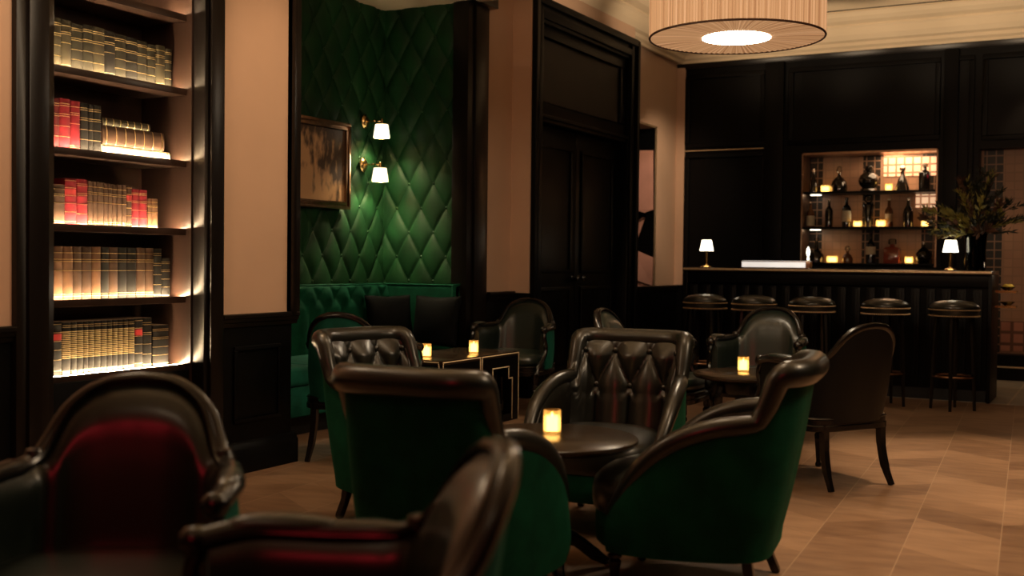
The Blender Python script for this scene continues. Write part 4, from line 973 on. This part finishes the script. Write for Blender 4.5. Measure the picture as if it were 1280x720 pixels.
sconce(455, 206, 'lower brass sconce with white shade in the green alcove')

sofa = thing('corner_banquette', 'green velvet tufted corner banquette built into the alcove', 'sofa', (XB, yA1, 0))
def so(mb, name, mat, bevel=0., ang=60): return mb.build(name, mat, sofa, bevel=bevel, ang=ang)
XSF = XB + .115                                 # face of the long back
ZS = .962
def backpad(fn, wu, n, mat, name):
    nu, nv = max(40, int(wu / .012)), 48
    def g(i, j):
        u = wu * i / (nu - 1); v = j / (nv - 1); zt = .44 + (ZS - .44) * v
        edge = min(1, (1 - v) / .10) * min(1, v / .05 + .3)
        d = tuft(u, (zt - .86), .20, .26, .45) if zt > .74 else 0
        pl = abs(math.sin(PI * (u / .20 + .5))) ** .5; k = min(1, max(0, (.86 - zt) / .08)); d = d * (1 - k) + pl * k
        return fn(u, zt, .030 * (d - .3) * edge * n - (.03 * (1 - min(1, (1 - v) / .04)) ** 2))
    mb = MB(); mb.grid(g, nu, nv); return so(mb, name, mat, ang=85)
YL = yA1 - yA0 - .01
backpad(lambda u, z, d: (.115 + d, -YL + u, z), YL - .03, 1, 'velvet', 'tufted_back')
mb = MB(); mb.box(.02, .095, -YL, -.03, .42, ZS - .012); mb.box(.02, .112, -YL, -.03, ZS - .012, ZS); so(mb, 'back_frame', 'velvet', .010)
backpad(lambda u, z, d: (.115 + u, -.115 - d, z), .635, 0, 'velvet', 'side_back')
mb = MB(); mb.box(.115, .75, -.095, -.03, .42, ZS - .012); mb.box(.115, .75, -.118, -.03, ZS - .012, ZS); mb.box(.728, .75, -.125, -.03, .1, ZS); so(mb, 'side_back_frame', 'velvet', .010)
mb = MB()
for a, b in ((-YL, -1.755), (-1.75, -.94), (-.935, -.12)): mb.box(.115, .70, a, b, .33, .458)
so(mb, 'seat_cushion', 'velvet_teal', .03)
mb = MB(); mb.box(.705, .735, -.66, -.12, .33, .458); so(mb, 'side_seat_cushion', 'velvet_teal', .03)
mb = MB(); mb.box(.05, .685, -YL, -.06, .13, .327); mb.box(.685, .715, -.64, -.06, .13, .327); so(mb, 'seat_base', 'velvet_teal', .008)
mb = MB(); mb.box(.05, .60, -YL + .02, -.08, 0, .13); so(mb, 'plinth', 'black')
def pillow(loc, rz, tilt, lab, s=.20):
    n = 24
    mb = MB()
    def f(sgn):
        def g(i, j):
            u, v = -1 + 2 * i / (n - 1), -1 + 2 * j / (n - 1)
            k = (max(0, 1 - u * u) * max(0, 1 - v * v)) ** .42
            pin = 1 - .07 * (1 - abs(u)) * abs(v) - 0; pin2 = 1 - .07 * (1 - abs(v)) * abs(u)
            return (u * s * pin2, sgn * .075 * k, v * s * pin)
        return g
    mb.grid(f(1), n, n); mb.grid(f(-1), n, n)
    o = mb.build('throw_pillow', 'velvet_black', None, ang=120); o.location = loc; o.rotation_euler = (tilt, 0, rz)
    tag(o, lab, 'pillow', 'black velvet pillows'); return o
q = onX(487, 405, XB + .30); pillow((q[0], q[1], .68), math.radians(62), math.radians(-12), 'black velvet pillow leaning on the tufted long back of the banquette')
q = onY(545, 405, yA1 - .24); pillow((q[0], q[1], .68), math.radians(4), math.radians(-12), 'black velvet pillow leaning on the plain side back in the alcove corner')

# ------------------------------------------------------------------ drum pendant
pc = atD(920.5, 49, 6.5)
pen = thing('drum_pendant', 'large pleated drum pendant lamp glowing peach under the ceiling', 'pendant lamp', (pc[0], pc[1], pc[2]))
R, H = .500, .36
N = 720
def wall_(i, j):
    a = 2 * PI * i / N; r = R + .0035 * math.sin(a * 150) + .0015 * math.sin(a * 47); z = .012 + (H - .02) * j / 5; return (r * math.cos(a), r * math.sin(a), z)
mb = MB(); mb.grid(wall_, N, 6, cu=True); mb.build('pleated_shade', 'pleat', pen)
def under(i, j):
    a = 2 * PI * i / N; q = j / 7; r = R - .006 - (R - .006 - .195) * q; z = .008 + .002 * math.sin(a * 90) * (1 - q * .5) + .004 * math.sin(PI * q); return (r * math.cos(a), r * math.sin(a), z)
mb = MB(); mb.grid(under, N, 8, cu=True); mb.build('gathered_underside', 'pleat_under', pen)
mb = MB(); mb.lathe([(0, .004), (.196, .004), (.196, .012), (0, .012)], 48); mb.build('diffuser', 'diffuser', pen)
M['trimband'] = pm('brown_trim_band', (.05, .02, .012), .6, var=.2)
mb = MB()
for z in (.008, H - .008): mb.tube([(R * math.cos(2 * PI * k / 96), R * math.sin(2 * PI * k / 96), z) for k in range(97)], .0065, 6, caps=False)
mb.build('rim_band', 'trimband', pen)
mb = MB(); mb.lathe([(0, H - .012), (R - .004, H - .012), (R - .004, H - .006), (0, H - .006)], 64); mb.build('top_cover', 'pleat', pen)
mb = MB(); mb.lathe([(.012, H - .006), (.012, ZC - pc[2] - .03), (.07, ZC - pc[2] - .02), (.07, ZC - pc[2]), (0, ZC - pc[2])], 16); mb.build('rod', 'bronze', pen)

# ------------------------------------------------------------------ lights of the room and added fills
def light(name, kind, loc, energy, colr, size=.1, to=None, spot=None, blend=.6):
    d = bpy.data.lights.new(name, kind); d.energy = energy; d.color = colr
    if kind == 'AREA': d.size = size
    else: d.shadow_soft_size = size
    if kind == 'SPOT': d.spot_size = math.radians(spot); d.spot_blend = blend if 'cornice' not in name else 1.0
    o = bpy.data.objects.new(name, d); col.objects.link(o); o.location = loc
    if to is not None: o.rotation_euler = (Vector(to) - Vector(loc)).to_track_quat('-Z', 'Y').to_euler()
    return o
WARM = (1, .66, .38); WARM2 = (1, .74, .48)
# recessed ceiling downlights
def down(name, x, y, e, spot=60, r=.05, tx=0, ty=0): return light(name, 'SPOT', (x, y, ZC - .03), e, WARM, r, (x + tx, y + ty, 0), spot, .7)
down('downlight_floor', -.45, 6.9, 640, 44)
down('downlight_floor', -.25, 4.7, 480, 46)
down('downlight_floor', -2.95, 5.9, 170, 44, .05, -.3, .2)
down('downlight_floor', -3.3, 3.4, 120, 36)
for x in (-3.0, -1.4): down('bar_fill_spot', x, 9.35, 26, 34, .04)  # added spots to lighten the stool nailheads and seats
# wall washers
def wash(x, y, z, to, e, spot, c=WARM): return light('wall_washer', 'SPOT', (x, y, z), e, c, .06, to, spot, .9)
wash(-3.0, 4.9, 3.7, (XL, 4.7, 1.4), 115, 46)
wash(-3.0, 2.3, 3.7, (XL, 2.6, 1.4), 100, 50, (1, .54, .30))
wash(-4.22, 7.15, 3.6, (-4.44, 8.33, 1.7), 110, 50, WARM2)
wash(-3.3, 10.6, 3.0, (XF, 11.9, 1.9), 115, 56, WARM2)
light('alcove_fill_spot', 'SPOT', (-4.5, 6.3, 2.5), 4, WARM2, .04, (-4.95, 7.2, 3.18), 62, 0).data.spot_blend = .5  # added spot that lifts the alcove ceiling, no fitting there
# added point lamps outside the frame, standing in for unseen room lighting
light('offframe_fill', 'POINT', (-1.75, 4.1, 2.9), 34, WARM2, .24)
light('offframe_fill', 'POINT', (.6, 4.3, 2.7), 90, WARM2, .24)
light('offframe_fill', 'POINT', (-3.35, 2.7, 2.6), 24, WARM2, .2)
light('offframe_fill', 'POINT', (-1.5, .35, 3.0), 6, WARM2, .10)
for x in (-3.6, -2.7, -1.8, -.9, 0., .9): light('cornice_fill', 'SPOT', (x, 11.2, 3.0), 30, WARM2, .2, (x, 12.02, 3.66), 90)  # added spots to brighten the bar cornice, no such fittings
for y in (8.6, 10.2): light('cornice_fill', 'SPOT', (-3.1, y, 2.9), 46, WARM2, .05, (-4.2, y + .3, 3.66), 66)  # the same added fill along the left cornice
light('bar_end_fill', 'POINT', (BX1 + .22, 10.55, 1.16), .8, WARM2, .03)  # added point lamp to light the ledges at the bar end
# niche and display lighting
light('niche_downlight', 'AREA', ((nx0 + nx1) / 2 + .3, YW + .10, nz1 - .03), 8, WARM, .5, ((nx0 + nx1) / 2 + .35, YW + .30, 0))
light('alcove_downlight', 'SPOT', (ox0 + .45, YW - .25, 3.2), 48, WARM, .04, (ox0 + .35, YW + .2, .8), 46)
light('relief_fill_spot', 'SPOT', (XF + .35, yN1 - .75, 3.2), 18, (1, .72, .6), .03, (XF - .14, yN1, 1.5), 34)  # added spot to light the pink relief
light('red_offframe_glow', 'AREA', (-.9, -1.4, 2.35), 9, (1, .03, .05), .8, (-1.9, 1.9, .7))  # added area lamp standing in for an unseen red source
w = bpy.data.worlds.new('world'); scn.world = w; w.use_nodes = True
w.node_tree.nodes['Background'].inputs[0].default_value = (1, .75, .55, 1); w.node_tree.nodes['Background'].inputs[1].default_value = .004
